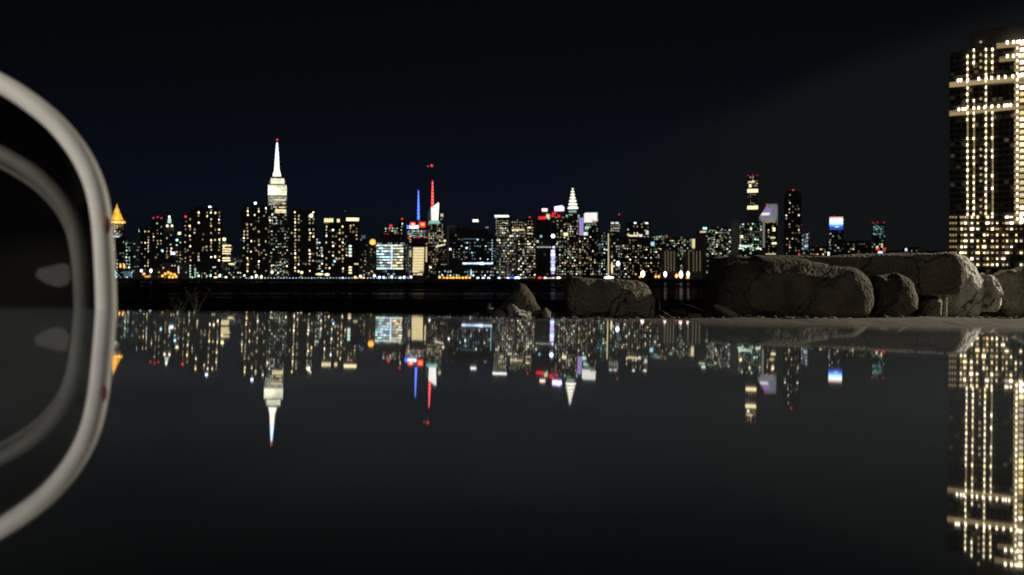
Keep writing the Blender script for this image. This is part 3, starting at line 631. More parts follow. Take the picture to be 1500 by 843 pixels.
singles = [(207,397,'bluew',3.2,1.6,2.6,'bluish lamp nearest the gold pyramid tower'),(221,397,'bluew',4,2,3.0,'bluish lamp next to the amber cluster'),
 (211,401.5,'amber',2.2,2,2,'single amber lamp between the two bluish lamps'),(216,405.5,'amber',1.2,5,1.4,'wide amber glow low between the two bluish lamps'),
 (176.5,390,'amber',2.4,1.4,3,'slim amber torch light closest to the pale rim'),(182,390.5,'amber',2.4,1.4,3,'slim amber torch light beside its twin'),
 (291,404.5,'green',2.6,1.6,1.7,'green lamp below the first black apartment tower'),(308.5,404,'teal',2.2,1.1,2.4,'bluish green upright lamp at the shore'),
 (322,404,'green',3.4,1.6,2.4,'bright green-white lamp in the middle of the low terrace'),(331,406.5,'white',2.4,1.8,1.4,'white lamp just past the bright green-white one'),
 (316,406.5,'yellow',1.8,3.4,1.3,'broad yellow lamp beside the green-white one'),(358,404,'green',2.4,1.6,1.6,'green lamp where the promenade row begins'),
 (369,406.5,'pink',2.4,1.7,2.0,'pink lamp over the start of the promenade row'),(375.5,404.5,'green',3,2.0,2.4,'large green-white lamp near the promenade start'),
 (383,406,'warm',3,1.6,2.8,'warm lamp below the second black apartment tower'),(398.5,399,'warmw',3,2,2,'warm white lamp at the foot of the greenish slab'),
 (442,399.5,'warm',3,2,2,'warm lamp at the foot of the amber-windowed tower'),(407.5,400,'green',2,1.2,1.4,'small green lamp at the foot of the greenish slab'),
 (468,402,'yellow',2,6,1.4,'long low yellow lamp below the slim stepped block'),(479,402.5,'warmw',2.4,4,1.7,'broad warm lamp below the tower with lit caps'),
 (502,408,'bluew',2.4,1.6,1.6,'bluish lamp just before the orange pair'),(520.5,407,'amber',2.6,2.4,2.6,'larger orange lamp beside the ladder of windows'),
 (532.5,408,'amber',2.2,1.9,1.9,'smaller orange lamp before the white lamps'),(528,405,'white',2.2,2,2,'white lamp between the two orange ones'),
 (690,400,'cyan',1.3,1.2,5.5,'upright bluish lit post at the end of the orange row'),(758,411,'bluew',4,4.2,2.2,'biggest white lamp under the blue sign'),
 (790.5,412,'red',2.4,2.6,1.8,'red lamp at the water beside the chimney'),(798.5,411,'white',2.0,1.8,1.6,'white lamp between red lamps at the pier'),
 (818,411.5,'pink',2.6,3.2,2.2,'pinkish lamp on the pier just past the chimney'),
 (892,407,'pink',4,7.5,2.2,'broad pink-white flare at the foot of the gold line'),(896.5,393,'yellow',1.2,1.4,10,'upright yellow lit post at the foot of the gold line'),
 (905.5,386.5,'bluew',4.5,2.8,3.6,'bluish white orb high above the pink-white flare'),(941.5,401.5,'pink',5,3.0,5.2,'round pinkish white flare alone past the gold line'),
 (937.5,406,'amber',2,1.6,1.6,'small amber lamp under the lone pinkish flare'),(960.5,405.5,'amber',2,1.8,1.9,'small amber lamp before the gold-striped wall'),
 (965,405.5,'amber',2.2,1.8,2.2,'second small amber lamp before the gold-striped wall'),(974.5,402,'pink',4.5,2.4,4.4,'pinkish flare below the first gold-striped wall'),
 (991,404.5,'amber',2.6,2.2,3.2,'amber flare between two pinkish ones'),(997.5,402.5,'pink',5,2.9,5.6,'largest pinkish flare between the striped walls'),
 (1008,402,'pink',4.2,2.2,4.6,'slimmer pinkish flare beside the largest one'),(1007.5,409.5,'amber',2,2.6,1.8,'amber glow under the slimmer pinkish flare'),
 (1043.5,391,'pink',3,1.8,4,'upper of two pinkish flares beside the long stone slab'),(1043,403.5,'pink',4,2.4,4,'lower of two pinkish flares beside the long stone slab'),
 (850,409,'warmw',1.6,1.5,1.5,'pale lamp just above the square stone block')]
for x,y,h,st,rx,rz,lab in singles: shore_lamp(x, y, h, st, rx, rz, lab, 'lamps along the far shore')
# mast on the pier
mk = empty('flagpole', ((826-CX)/F*1008, 1008, ZG), 0, 'bare dark pole standing at the water beside the square stone block', 'pole')
bm = bmesh.new(); add_lathe(bm, [(.5,0),(.35,14)], 0, 0, 8); mesh_obj('pole', bm, M_steel, mk)
bm = bmesh.new(); add_lathe(bm, [(0,14),(.6,14.4),(.6,14.8),(0,15.2)], 0, 0, 8); mesh_obj('finial', bm, M_steel, mk)

# ------------------------------------------------------------------ setting: land, river, puddle
M_city = plain('city_ground', (.05,.05,.05), .9, scale=.02)
bm = bmesh.new(); add_box(bm, -6000, 6000, 1000, 9000, -8, ZG); tag(mesh_obj('far_shore_land', bm, M_city), kind='structure')
bm = bmesh.new(); add_box(bm, 222, 900, 300, 990, -8, -2.0); tag(mesh_obj('near_shore_land', bm, M_city), kind='structure')
m, nt, pb = new_mat('river_water')
pb.inputs['Base Color'].default_value = (.004,.005,.006,1); pb.inputs['Roughness'].default_value = .12; pb.inputs['IOR'].default_value = 1.33; pb.inputs['Specular IOR Level'].default_value = .03
tc = N(nt,'ShaderNodeTexCoord'); mp = N(nt,'ShaderNodeMapping'); mp.inputs['Scale'].default_value = (.25,.9,1)
nz = N(nt,'ShaderNodeTexNoise'); nz.inputs['Scale'].default_value = .5; nz.inputs['Detail'].default_value = 5
nt.links.new(tc.outputs['Object'], mp.inputs[0]); nt.links.new(mp.outputs[0], nz.inputs['Vector'])
bp = N(nt,'ShaderNodeBump'); bp.inputs['Strength'].default_value = 1.0; bp.inputs['Distance'].default_value = 2.2
nt.links.new(nz.outputs['Fac'], bp.inputs['Height'])
df = N(nt,'ShaderNodeBsdfDiffuse'); df.inputs[0].default_value = (.006,.008,.011,1); gs_ = N(nt,'ShaderNodeBsdfGlossy'); gs_.inputs['Roughness'].default_value = .1
nt.links.new(bp.outputs[0], gs_.inputs['Normal']); mxs = N(nt,'ShaderNodeMixShader'); 
gp = N(nt,'ShaderNodeMapping'); gp.inputs['Scale'].default_value = (.004,.011,1); nt.links.new(tc.outputs['Object'], gp.inputs[0])
gn = N(nt,'ShaderNodeTexNoise'); gn.inputs['Scale'].default_value = 1.0; gn.inputs['Detail'].default_value = 3; nt.links.new(gp.outputs[0], gn.inputs['Vector'])
gr = N(nt,'ShaderNodeMapRange'); gr.interpolation_type = 'SMOOTHSTEP'; gr.inputs[1].default_value = .48; gr.inputs[2].default_value = .64; gr.inputs[3].default_value = .004; gr.inputs[4].default_value = .22
nt.links.new(gn.outputs['Fac'], gr.inputs[0]); nt.links.new(gr.outputs[0], mxs.inputs[0])
nt.links.new(df.outputs[0], mxs.inputs[1]); nt.links.new(gs_.outputs[0], mxs.inputs[2]); nt.links.new(mxs.outputs[0], nt.nodes['Material Output'].inputs[0])
bm = bmesh.new(); vs = [bm.verts.new(c) for c in ((-6000,9,-4.3),(6000,9,-4.3),(6000,1002,-4.3),(-6000,1002,-4.3))]; bm.faces.new(vs)
tag(mesh_obj('river', bm, m), kind='structure')

SHEEN = .135
HC = .012                      # lens height over the glossy ledge
SA, SB = -.0140, -.0195        # the ledge leans a little
def zp(x, y): return SA*x+SB*y-HC
def yv(px): return CY - (SB*F + SA*(px-CX))
def edge_Y(px):
    pts = [(-1600,444),(0,444),(146,445.5),(158,455.5),(170,456.5),(450,460),(720,466.5),(900,470),(1050,475),(1300,481),(1500,485),(3000,516)]
    for (a,ya),(c,yc) in zip(pts, pts[1:]):
        if a <= px <= c:
            py = ya+(yc-ya)*(px-a)/(c-a); break
    return HC*F/(py-yv(px))
def gz(y): return -.20-.05*(y-4.4)
m, nt, pb = new_mat('glossy_film')
pb.inputs['Base Color'].default_value = (.31,.32,.34,1); pb.inputs['Metallic'].default_value = 1.0; pb.inputs['Roughness'].default_value = .022
tc = N(nt,'ShaderNodeTexCoord'); nz = N(nt,'ShaderNodeTexNoise'); nz.inputs['Scale'].default_value = 28; nz.inputs['Detail'].default_value = 6
nt.links.new(tc.outputs['Object'], nz.inputs['Vector'])
mr = N(nt,'ShaderNodeMapRange'); mr.inputs[1].default_value = .3; mr.inputs[2].default_value = .7; mr.inputs[3].default_value = SHEEN*.6; mr.inputs[4].default_value = SHEEN*1.4
nt.links.new(nz.outputs['Fac'], mr.inputs[0]); nt.links.new(mr.outputs[0], pb.inputs['Sheen Weight'])
pb.inputs['Sheen Roughness'].default_value = .22; pb.inputs['Sheen Tint'].default_value = (.74,.88,1,1)
xs = [-1500+i*30 for i in range(0, 151)]+[150,158,166]; xs = sorted(set(xs))
bm = bmesh.new(); rows = []
for px in xs:
    Ye = edge_Y(px)*(1+.004*noise.noise(Vector((px*.02, 3, 0)))+.002*noise.noise(Vector((px*.11, 8, 0))))
    x = (px-CX)/F*Ye
    top = [(x, Ye*t-.4*(1-t), 0) for t in (0,.1,.3,.5,.7,.85,.97,1)]
    col = [bm.verts.new((a, y, zp(a, y))) for a, y, _ in top]
    col += [bm.verts.new((x, Ye+.002, zp(x, Ye)-.003)), bm.verts.new((x, Ye+.002, -.26)), bm.verts.new((x, -.4, -.26))]
    rows.append(col)
for a, c in zip(rows, rows[1:]):
    for i in range(len(a)): bm.faces.new((a[i], c[i], c[(i+1)%len(a)], a[(i+1)%len(a)]))
bm.faces.new(rows[0]); bm.faces.new(rows[-1])
lg = mesh_obj('glossy_ledge', bm, m)
tag(lg, 'dark mirror-smooth ledge filling the lower half and reflecting the whole skyline', 'ledge')
# bank: earth that drops to the river
M_earth = plain('bank_earth', (.13,.115,.09), .95, noise_amt=.5, scale=1.5, bump=.8)
bm = bmesh.new(); rows = []
for i in range(0, 181):
    x = -9+i*.1
    col = []
    for Y in [-3,0,2,3.6]+[4.0+.07*k for k in range(34)]+[6.6,7.4,9,14]:
        z = gz(Y) if Y <= 6.45 else gz(6.45)-(Y-6.45)*.75
        if Y < 3.9: z = gz(4.4)-.03
        if 3.9 < Y < 6.5: z += noise.noise(Vector((x*2.3, Y*2.3, 1)))*.016+noise.noise(Vector((x*9, Y*9, 5)))*.009+noise.noise(Vector((x*30, Y*30, 5)))*.003
        col.append(bm.verts.new((x, Y, z)))
    rows.append(col)
for a, c in zip(rows, rows[1:]):
    for i in range(len(a)-1): bm.faces.new((a[i], c[i], c[i+1], a[i+1]))
tag(mesh_obj('ground', bm, M_earth, smooth=True), kind='structure')

# ------------------------------------------------------------------ stones on the bank
def stone_mat(name, col, sc=4.0, dark=.55, bmp=1.0):
    m, nt, b = new_mat(name)
    tc = N(nt,'ShaderNodeTexCoord')
    n1 = N(nt,'ShaderNodeTexNoise'); n1.inputs['Scale'].default_value = sc; n1.inputs['Detail'].default_value = 9; n1.inputs['Roughness'].default_value = .65
    n2 = N(nt,'ShaderNodeTexNoise'); n2.inputs['Scale'].default_value = sc*7; n2.inputs['Detail'].default_value = 8
    vo = N(nt,'ShaderNodeTexVoronoi'); vo.inputs['Scale'].default_value = sc*9
    for n in (n1, n2, vo): nt.links.new(tc.outputs['Object'], n.inputs['Vector'])
    rp = N(nt,'ShaderNodeValToRGB'); rp.color_ramp.elements[0].position = .35; rp.color_ramp.elements[1].position = .66
    rp.color_ramp.elements[0].color = (*[c*dark for c in col],1); rp.color_ramp.elements[1].color = (*[min(1,c*1.2) for c in col],1)
    nt.links.new(n1.outputs['Fac'], rp.inputs['Fac']); nt.links.new(rp.outputs[0], b.inputs['Base Color'])
    cw_ = N(nt,'ShaderNodeVectorMath', operation='ADD'); sc_ = N(nt,'ShaderNodeVectorMath', operation='SCALE'); sc_.inputs['Scale'].default_value = .22
    nt.links.new(n1.outputs['Color'], sc_.inputs[0]); nt.links.new(tc.outputs['Object'], cw_.inputs[0]); nt.links.new(sc_.outputs[0], cw_.inputs[1])
    ve = N(nt,'ShaderNodeTexVoronoi', feature='DISTANCE_TO_EDGE'); ve.inputs['Scale'].default_value = 3.2; nt.links.new(cw_.outputs[0], ve.inputs['Vector'])
    ck = N(nt,'ShaderNodeMapRange'); ck.inputs[1].default_value = .0; ck.inputs[2].default_value = .018; nt.links.new(ve.outputs['Distance'], ck.inputs[0])
    cm = N(nt,'ShaderNodeMix', data_type='RGBA'); nt.links.new(ck.outputs[0], cm.inputs[0]); cm.inputs[6].default_value = (*[c*.3 for c in col],1); nt.links.new(rp.outputs[0], cm.inputs[7])
    ns = N(nt,'ShaderNodeTexNoise'); ns.inputs['Scale'].default_value = 2.1; ns.inputs['Detail'].default_value = 4; nt.links.new(cw_.outputs[0], ns.inputs['Vector'])
    sr = N(nt,'ShaderNodeMapRange'); sr.inputs[1].default_value = .5; sr.inputs[2].default_value = .68; sr.inputs[4].default_value = .65; nt.links.new(ns.outputs['Fac'], sr.inputs[0])
    st_ = N(nt,'ShaderNodeMix', data_type='RGBA'); nt.links.new(sr.outputs[0], st_.inputs[0]); nt.links.new(cm.outputs[2], st_.inputs[6]); st_.inputs[7].default_value = (col[0]*.55, col[1]*.5, col[2]*.38, 1)
    nt.links.new(st_.outputs[2], b.inputs['Base Color'])
    h = math_node(nt,'ADD', math_node(nt,'ADD', n2.outputs['Fac'], math_node(nt,'MULTIPLY', ck.outputs[0], .9)), math_node(nt,'MULTIPLY', vo.outputs['Distance'], .5))
    bp = N(nt,'ShaderNodeBump'); bp.inputs['Strength'].default_value = bmp; bp.inputs['Distance'].default_value = .022
    nt.links.new(h, bp.inputs['Height']); nt.links.new(bp.outputs[0], b.inputs['Normal'])
    b.inputs['Roughness'].default_value = .92
    return m
M_conc = stone_mat('old_concrete', (.27,.25,.20), 6, .45)
M_pale = stone_mat('pale_stone', (.56,.54,.49), 5, .6)
M_dark = stone_mat('dark_stone', (.14,.125,.09), 7, .4, .6)
M_wood = plain('weathered_wood', (.48,.43,.33), .85, noise_amt=.4, scale=12, bump=.4)

def stone(name, label, cat, poly, Y, depth, mat, amp=.012, freq=5., bev=.03, seed=0, lean=0.0, group=None, soft=3):
    """a closed outline in photo pixels becomes a thick rounded stone at distance Y; rounded by inflating between front and back"""
    pts = [P(x, y, Y) for x, y in poly]
    # resample outline
    seg = []
    n = len(pts)
    per = sum((pts[(i+1)%n]-pts[i]).length for i in range(n)); stp = per/130
    for i in range(n):
        a, c = pts[i], pts[(i+1)%n]; k = max(1, int((c-a).length/stp))
        for j in range(k): seg.append(a.lerp(c, j/k))
    # smooth corners
    for _ in range(soft):
        m_ = len(seg); seg = [(seg[i-1]+seg[i]*2+seg[(i+1)%m_])/4 for i in range(m_)]
    cen = sum(seg, Vector())/len(seg)
    bm = bmesh.new(); rings = []
    size = max((p-cen).length for p in seg)
    layers = [(0,.0,1-4.0*bev/size if size>4*bev else .5),(.0,.25,1-1.6*bev/size),(0,.7,1-.5*bev/size),(0,1.4,1.0)]
    prof = [(0.0, 1-3.2*bev/size), (bev*.25, 1-1.3*bev/size), (bev, 1-.25*bev/size), (bev*2, 1.0), (depth*.5, 1.0), (depth-bev, 1-.3*bev/size), (depth, 1-2.5*bev/size)]
    for dy, s in prof:
        ring = []
        for p in seg:
            q = cen+(p-cen)*s; q = Vector((q.x, Y+dy+lean*(q.z-cen.z), q.z)); ring.append(bm.verts.new(q))
        rings.append(ring)
    # inner rings to fill the front and the back with real relief
    def cap(ring, y):
        prev = ring
        for s in (.93,.86,.79,.72,.65,.58,.5,.42,.34,.26,.18,.1):
            nr = [bm.verts.new(Vector((cen.x,0,cen.z))*(1-s)+Vector((v.co.x,0,v.co.z))*s+Vector((0, v.co.y, 0))) for v in ring]
            for i in range(len(ring)): bm.faces.new((prev[i], prev[(i+1)%len(ring)], nr[(i+1)%len(ring)], nr[i]))
            prev = nr
        bm.faces.new(prev)
    for a, c in zip(rings, rings[1:]):
        for i in range(len(seg)): bm.faces.new((a[i], a[(i+1)%len(seg)], c[(i+1)%len(seg)], c[i]))
    cap(rings[0], Y); cap(rings[-1], Y+depth)
    bm.normal_update()
    off = Vector((seed*13.7, seed*3.1, seed*7.7))
    for v in bm.verts:
        p = v.co*freq+off
        d = noise.fractal(p, .9, 2.1, 6)*amp + noise.noise(p*.4)*amp*1.4 - abs(noise.noise(p*1.3+off))*amp*1.1 + (noise.cell(p*.9)-.5)*amp*.5
        v.co += v.normal*d
    base = Vector((cen.x, Y+depth/2, min(v.co.z for v in bm.verts)))
    for v in bm.verts: v.co -= base
    o = mesh_obj(name, bm, mat, smooth=True); o.location = base
    return tag(o, label, cat, group)

# long slab and what carries it
slab = [(1062,374),(1140,372.5),(1300,373),(1372,371),(1402,371),(1415,381),(1418,400),(1416,427),(1408,433),(1358,431),(1300,421),(1200,425),(1080,424),(1060,414)]
stone('stone_slab', 'long thick concrete slab lying flat across dark boulders', 'slab', slab, 5.12, .5, stone_mat('slab_concrete', (.17,.155,.12), 6, .45), .009, 5, .018, 1, soft=1)
stone('boulder', 'largest dark boulder under the long slab, with a curved ridge', 'boulder', [(1054,392),(1066,378),(1120,376),(1180,380),(1218,388),(1262,391),(1283,402),(1291,425),(1290,448),(1283,468),(1230,474),(1120,476),(1050,474),(1050,430)], 4.78, .4, M_dark, .024, 3.0, .05, 2)
stone('boulder', 'medium dark boulder wedged under the slab beside the largest one', 'boulder', [(1284,415),(1296,402),(1322,402),(1345,412),(1355,432),(1354,458),(1340,470),(1284,470)], 4.9, .3, M_dark, .02, 5, .05, 3)
stone('boulder', 'squarish stone low under the overhanging end of the slab', 'boulder', [(1352,434),(1378,432),(1386,440),(1386,466),(1352,468)], 5.2, .3, M_conc, .012, 6, .03, 4)
stone('boulder', 'tall pale boulder lit brightly behind the end of the slab', 'boulder', [(1372,384),(1384,371),(1404,370),(1426,374),(1442,388),(1450,415),(1452,440),(1449,462),(1432,471),(1396,471),(1380,466),(1374,430)], 5.62, .45, M_pale, .02, 4, .06, 5)
stone('boulder', 'rough pale boulder between the bright one and the frame edge', 'boulder', [(1448,406),(1455,397),(1464,396),(1476,405),(1483,422),(1478,448),(1466,463),(1446,462),(1442,440)], 5.6, .4, M_pale, .03, 5, .05, 6)
stone('boulder', 'low grey boulder under the near high-rise, cut by the frame', 'boulder', [(1470,410),(1482,396),(1505,389),(1560,390),(1570,440),(1550,464),(1484,464),(1472,446)], 5.75, .4, M_conc, .03, 5, .05, 7)
bm = bmesh.new(); a_, c_ = P(1384.5,433,5.2), P(1383.5,470,5.2)
pr = empty('wooden_post', c_, 0, 'short upright wooden post propping the slab end', 'post')
add_tube(bm, [c_-c_, (a_-c_)], .016, .014, 8); mesh_obj('shaft', bm, M_wood, pr)
# square block
stone('stone_block', 'square-cut concrete block standing alone with a rounded top corner', 'block', [(832,408),(842,404),(880,408),(925,409),(946,412),(958,424),(964,440),(962,470),(900,473),(832,471),(829,440)], 4.75, .42, M_conc, .008, 6, .03, 8)
# pointed boulder group
stone('boulder', 'pointed dark boulder with one lit sloping side, apart from the slab', 'boulder', [(718,455),(736,440),(752,423),(763,417),(771,421),(782,440),(792,455),(792,466),(750,469),(718,468)], 4.55, .3, M_dark, .02, 5, .03, 9)
stone('rubble_stone', 'jagged pale stone leaning on the pointed boulder', 'stone', [(737,452),(748,444),(757,449),(768,454),(782,462),(770,467),(742,467)], 4.45, .12, M_pale, .015, 9, .02, 10)
stone('rubble_stone', 'small upright pale stone at the outer end of the pointed boulder', 'stone', [(712,448),(717,440),(723,446),(722,460),(715,465)], 4.5, .1, M_pale, .012, 9, .012, 11)
stone('rubble_stone', 'low dark stone between the small upright one and the pointed boulder', 'stone', [(720,457),(730,450),(742,456),(744,467),(722,468)], 4.5, .12, M_conc, .012, 9, .015, 12)
stone('rubble_stone', 'small grey stone just past the foot of the pointed boulder', 'stone', [(793,458),(799,453),(806,459),(806,467),(794,468)], 4.52, .1, M_conc, .008, 9, .012, 13)
stone('rubble_stone', 'tiny pale stone before the square block at the water edge', 'stone', [(820,466),(826,463.5),(832,469),(828,473),(820,472)], 4.4, .06, M_pale, .004, 12, .008, 14)
stone('rubble_stone', 'dark mound of earth and stone between square block and plank', 'stone', [(985,455),(1003,447),(1022,452),(1042,463),(1046,474),(990,474)], 5.1, .3, M_dark, .02, 6, .03, 15)
stone('rubble_stone', 'pale flat pebble at the foot of the square block', 'stone', [(977,467),(984,464.5),(993,465),(997,470),(990,474),(979,473)], 4.5, .08, M_pale, .005, 12, .01, 16)
stone('rubble_stone', 'small pebble tucked against the corner of the square block', 'stone', [(961,466),(968,463),(975,467),(974,473),(962,473)], 4.48, .08, M_conc, .005, 12, .01, 17)
deb = [(1322,466,9,4,'pale chip in front of the medium dark boulder'),(1337,470,13,4,'flat grey chip below the medium dark boulder'),(1352,467,10,5,'rounded chip beside the wooden post'),(1278,466,9,6,'dark chip at the foot of the curved ridge'),(1366,472,13,3,'thin flat stone below the post'),(1398,473,11,4,'grey stone in front of the bright pale boulder'),(1452,468,12,5,'stone below the rough pale boulder'),(1472,466,10,4,'stone between the two end boulders'),(1492,470,14,5,'stone at the frame edge below the low grey boulder'),(1428,474,8,3,'small stone at the corner of the bright boulder'),(1300,472,7,3,'tiny stone below the gap between dark boulders')]
for i,(x,y,w_,h_,lab) in enumerate(deb):
    stone('rubble_stone', lab, 'stone', [(x-w_*.5,y+h_*.3),(x-w_*.3,y-h_*.4),(x+w_*.1,y-h_*.55),(x+w_*.45,y-h_*.1),(x+w_*.5,y+h_*.45),(x,y+h_*.55)], 4.72-.004*i, .07, M_pale if i % 3 else M_conc, .006, 12, .009, 20+i, group='small loose stones on the bank')
def plank(label, a, b, Y0, Y1, w, th, name='plank', cat='plank'):
    A, C = P(*a, Y0), P(*b, Y1)
    d = (C-A); L_ = d.length
    o = empty(name, A, 0, label, cat)
    bm = bmesh.new(); add_box(bm, 0, L_, -w/2, w/2, -th/2, th/2)
    bmesh.ops.bevel(bm, geom=bm.edges[:], offset=th*.15, segments=1, affect='EDGES')
    q = mesh_obj('board', bm, M_wood, o)
    o.rotation_euler = d.to_track_quat('X', 'Z').to_euler()
    return o
plank('short pale plank leaning against the end of the largest dark boulder', (1052,449), (1090,474), 4.85, 4.62, .05, .022)
plank('long thin board lying on the bank below the largest dark boulder', (1172,470.5), (1247,467.5), 4.68, 4.72, .03, .012, 'board', 'board')
plank('curled strip of wood lying before the medium dark boulder', (1322,471.5), (1371,471), 4.62, 4.66, .04, .010, 'board', 'board')
def twig(label, pts, r, name='twig'):
    q = [P(*p) for p in pts]
    bm = bmesh.new(); add_tube(bm, [p-q[0] for p in q], r, r*.4, 6)
    o = mesh_obj(name, bm, M_wood, smooth=True); o.location = q[0]
    return tag(o, label, 'twig')
twig('bent twig leaning from the square block to the pale pebble', [(966,440,4.7),(966.5,454,4.65),(975,459,4.6),(989,467,4.5)], .004)
twig('thin twig lying over the dark earth mound', [(999,445,5.05),(1015,449,5.0),(1030,456,4.95),(1038,462,4.9)], .004)
twig('thin stray twig lying on the earth before the long slab', [(1240,474,4.3),(1262,473,4.35),(1272,473.5,4.3),(1281,468.5,4.5)], .003)
for q_ in (([(1000,466),(1012,456),(1030,459),(1041,470),(1006,474)],4.95,'broken grey slab piece leaning in the gap before the plank',M_conc,31),
           ([(1012,472),(1018,464),(1034,467),(1038,475),(1014,477)],4.75,'pale chip in the gap between square block and plank',M_pale,32),
           ([(1036,462),(1046,452),(1056,458),(1060,472),(1038,474)],4.92,'grey stone tucked behind the leaning plank',M_conc,33),
           ([(760,466),(768,461),(778,464),(780,472),(762,473)],4.42,'small pale chip at the foot of the pointed boulder',M_pale,34),
           ([(742,468),(748,463),(757,466),(756,473),(744,473)],4.43,'small dull chip below the jagged pale stone',M_conc,35),
           ([(690,461),(700,456),(712,460),(714,469),(692,470)],4.6,'low dull stone at the outer end of the pointed boulder group',M_conc,36)):
    stone('rubble_stone', q_[2], 'stone', q_[0], q_[1], .09, q_[3], .008, 11, .012, q_[4])
gv = bmesh.new(); gr_ = random.Random(9)
for _ in range(900):
    px = gr_.uniform(700, 1620); Y = gr_.uniform(4.15, 4.95); x = (px-CX)/F*Y; rad_ = gr_.choice((.005,.007,.009,.014))*gr_.uniform(.7,1.3)
    if gr_.random() > .25+.75*min(1, max(0, (px-900)/400)): continue
    z = gz(Y)+noise.noise(Vector((x*2.3, Y*2.3, 1)))*.016+noise.noise(Vector((x*9, Y*9, 5)))*.009
    vs_ = bmesh.ops.create_icosphere(gv, subdivisions=1, radius=rad_, matrix=Matrix.Translation((x, Y, z+rad_*.3)))['verts']
    k_ = Vector((gr_.uniform(.7,1.6), gr_.uniform(.7,1.3), gr_.uniform(.5,.9)))
    for v in vs_:
        d_ = v.co-Vector((x, Y, z+rad_*.3)); v.co = Vector((x, Y, z+rad_*.3))+Vector((d_.x*k_.x, d_.y*k_.y, d_.z*k_.z))*gr_.uniform(.8,1.2)
tag(mesh_obj('gravel', gv, M_conc), kind='stuff')
# dry weeds on the bank
M_dry = plain('dry_stem', (.10,.085,.055), .9)
def weed(px, Y, hpx, label, seed):
    r = random.Random(seed)
    base = P(px, 458, Y); base.z = gz(Y)-.01
    o = empty('dry_weed', base, 0, label, 'weed')
    for k in range(9):
        L_ = hpx/F*Y*r.uniform(.6, 1.1); a = r.uniform(-.5, .5); c = r.uniform(-.3, .3)
        pts = [Vector((a*L_*t*t, c*L_*t, L_*t)) for t in (0, .3, .6, .85, 1)]
        bm = bmesh.new(); add_tube(bm, pts, .0026, .0008, 5); st = mesh_obj('stem', bm, M_dry, o, True)
        bm = bmesh.new()
        for t in (.45, .65, .8, .95):
            p = Vector((a*L_*t*t, c*L_*t, L_*t)); s_ = r.choice((-1, 1)); add_tube(bm, [p, p+Vector((s_*.02*r.uniform(.5,1.5), 0, .02))], .0015, .0005, 4)
        mesh_obj('twiglets', bm, M_dry, st)
weed(287, 5.0, 46, 'taller dry weed with thin stems on the dark bank below the first black apartment tower', 3)
weed(262, 5.05, 34, 'smaller dry weed beside the taller one on the dark bank', 4)

# ------------------------------------------------------------------ dark trees on the far shore
M_leaf = plain('dark_leaves', (.05,.07,.035), .8, scale=.4)
def tree(px, Y, w, h, label, seed):
    r = random.Random(seed); k = Y/F
    o = empty('shore_tree', ((px-CX)*k, Y, ZG), 0, label, 'tree', 'dark trees on the far shore')
    bm = bmesh.new(); H = h*k; Wd = w*k
    add_tube(bm, [Vector((0,0,0)),Vector((.2,0,H*.3)),Vector((0,.2,H*.7))], .4, .15, 7)
    for q in range(4):
        a = q*1.6; add_tube(bm, [Vector((.1,0,H*.3)),Vector((math.cos(a)*Wd*.25,math.sin(a)*2,H*.65))], .18, .06, 5)
    mesh_obj('trunk', bm, M_steel, o)
    bm = bmesh.new()
    for _ in range(500):
        a = r.uniform(0, 6.28); rr_ = r.random()**.5; z = r.uniform(.25, 1)
        e = math.sqrt(max(0, 1-((z-.55)/.47)**2))
        c = Vector((math.cos(a)*rr_*Wd/2*e, math.sin(a)*rr_*3.5*e, z*H)); s_ = r.uniform(.25, .6)
        u = Vector((r.gauss(0,1), r.gauss(0,1), r.gauss(0,1))).normalized()*s_; v_ = Vector((r.gauss(0,1), r.gauss(0,1), r.gauss(0,1))).normalized()*s_
        bm.faces.new([bm.verts.new(c+u), bm.verts.new(c+v_), bm.verts.new(c-u)])
    mesh_obj('crown', bm, M_leaf, o)
for px,w,h,lab in ((607,16,9,'dark tree at the shore below the pale vertical slab'),(619,20,11,'tallest dark tree, before the yellow facade'),(633,16,7.5,'low dark tree nearest the orange lamp row')):
    tree(px, 1006, w, h, lab, int(px))

# ------------------------------------------------------------------ the pale arched rim standing on the ledge
D = HC*F/29.0
kk = D/F
outer = [(x_-2, y_+1) for x_, y_ in [(0,104),(32,121),(60,141),(88,163),(112,189),(133,218),(150,252),(160,283),(167,330),(170.5,390),(172,432),(172.5,470)]]
RT = 14.5
MX = -140.0
def inset(pl, d):
    out = []
    for i, p in enumerate(pl):
        a = Vector(pl[max(0, i-1)]); c = Vector(pl[min(len(pl)-1, i+1)])
        t = (c-a).normalized(); out.append(Vector((p[0]-t.y*d, p[1]+t.x*d)))
    return out
def arch(d):
    r_ = inset(outer, d)
    l_ = [Vector((2*MX-p.x, p.y)) for p in reversed(r_)]
    y0 = r_[0].y
    pts = l_+[Vector((2*MX+50, y0-24)), Vector((MX, y0-40)), Vector((-50, y0-24))]+r_
    per = [0]
    for a, c in zip(pts, pts[1:]): per.append(per[-1]+(c-a).length)
    n = 120; out = []
    for k in range(n+1):
        dd = per[-1]*k/n; i = min(len(pts)-2, max(j for j in range(len(pts)) if per[j] <= dd+1e-6))
        out.append(pts[i].lerp(pts[i+1], (dd-per[i])/(per[i+1]-per[i])))
    for _ in range(5): out = [out[0]]+[(out[i-1]+out[i]*2+out[i+1])/4 for i in range(1, n)]+[out[-1]]
    return out
M_rim = plain('white_enamel', (.80,.79,.75), .5, noise_amt=.10, scale=30)
M_in = plain('black_inside', (.006,.006,.006), .7, noise_amt=.3, scale=20)
M_in.node_tree.nodes['Principled BSDF'].inputs['Specular IOR Level'].default_value = 0.05
M_ring2 = plain('grey_ring', (.10,.098,.09), .6, noise_amt=.2, scale=25)
org = P(MX, 450, D)
bk = empty('arched_dome', org, 0, 'pale thick arched rim around a dark hollow, standing out of focus close on the ledge', 'dome')
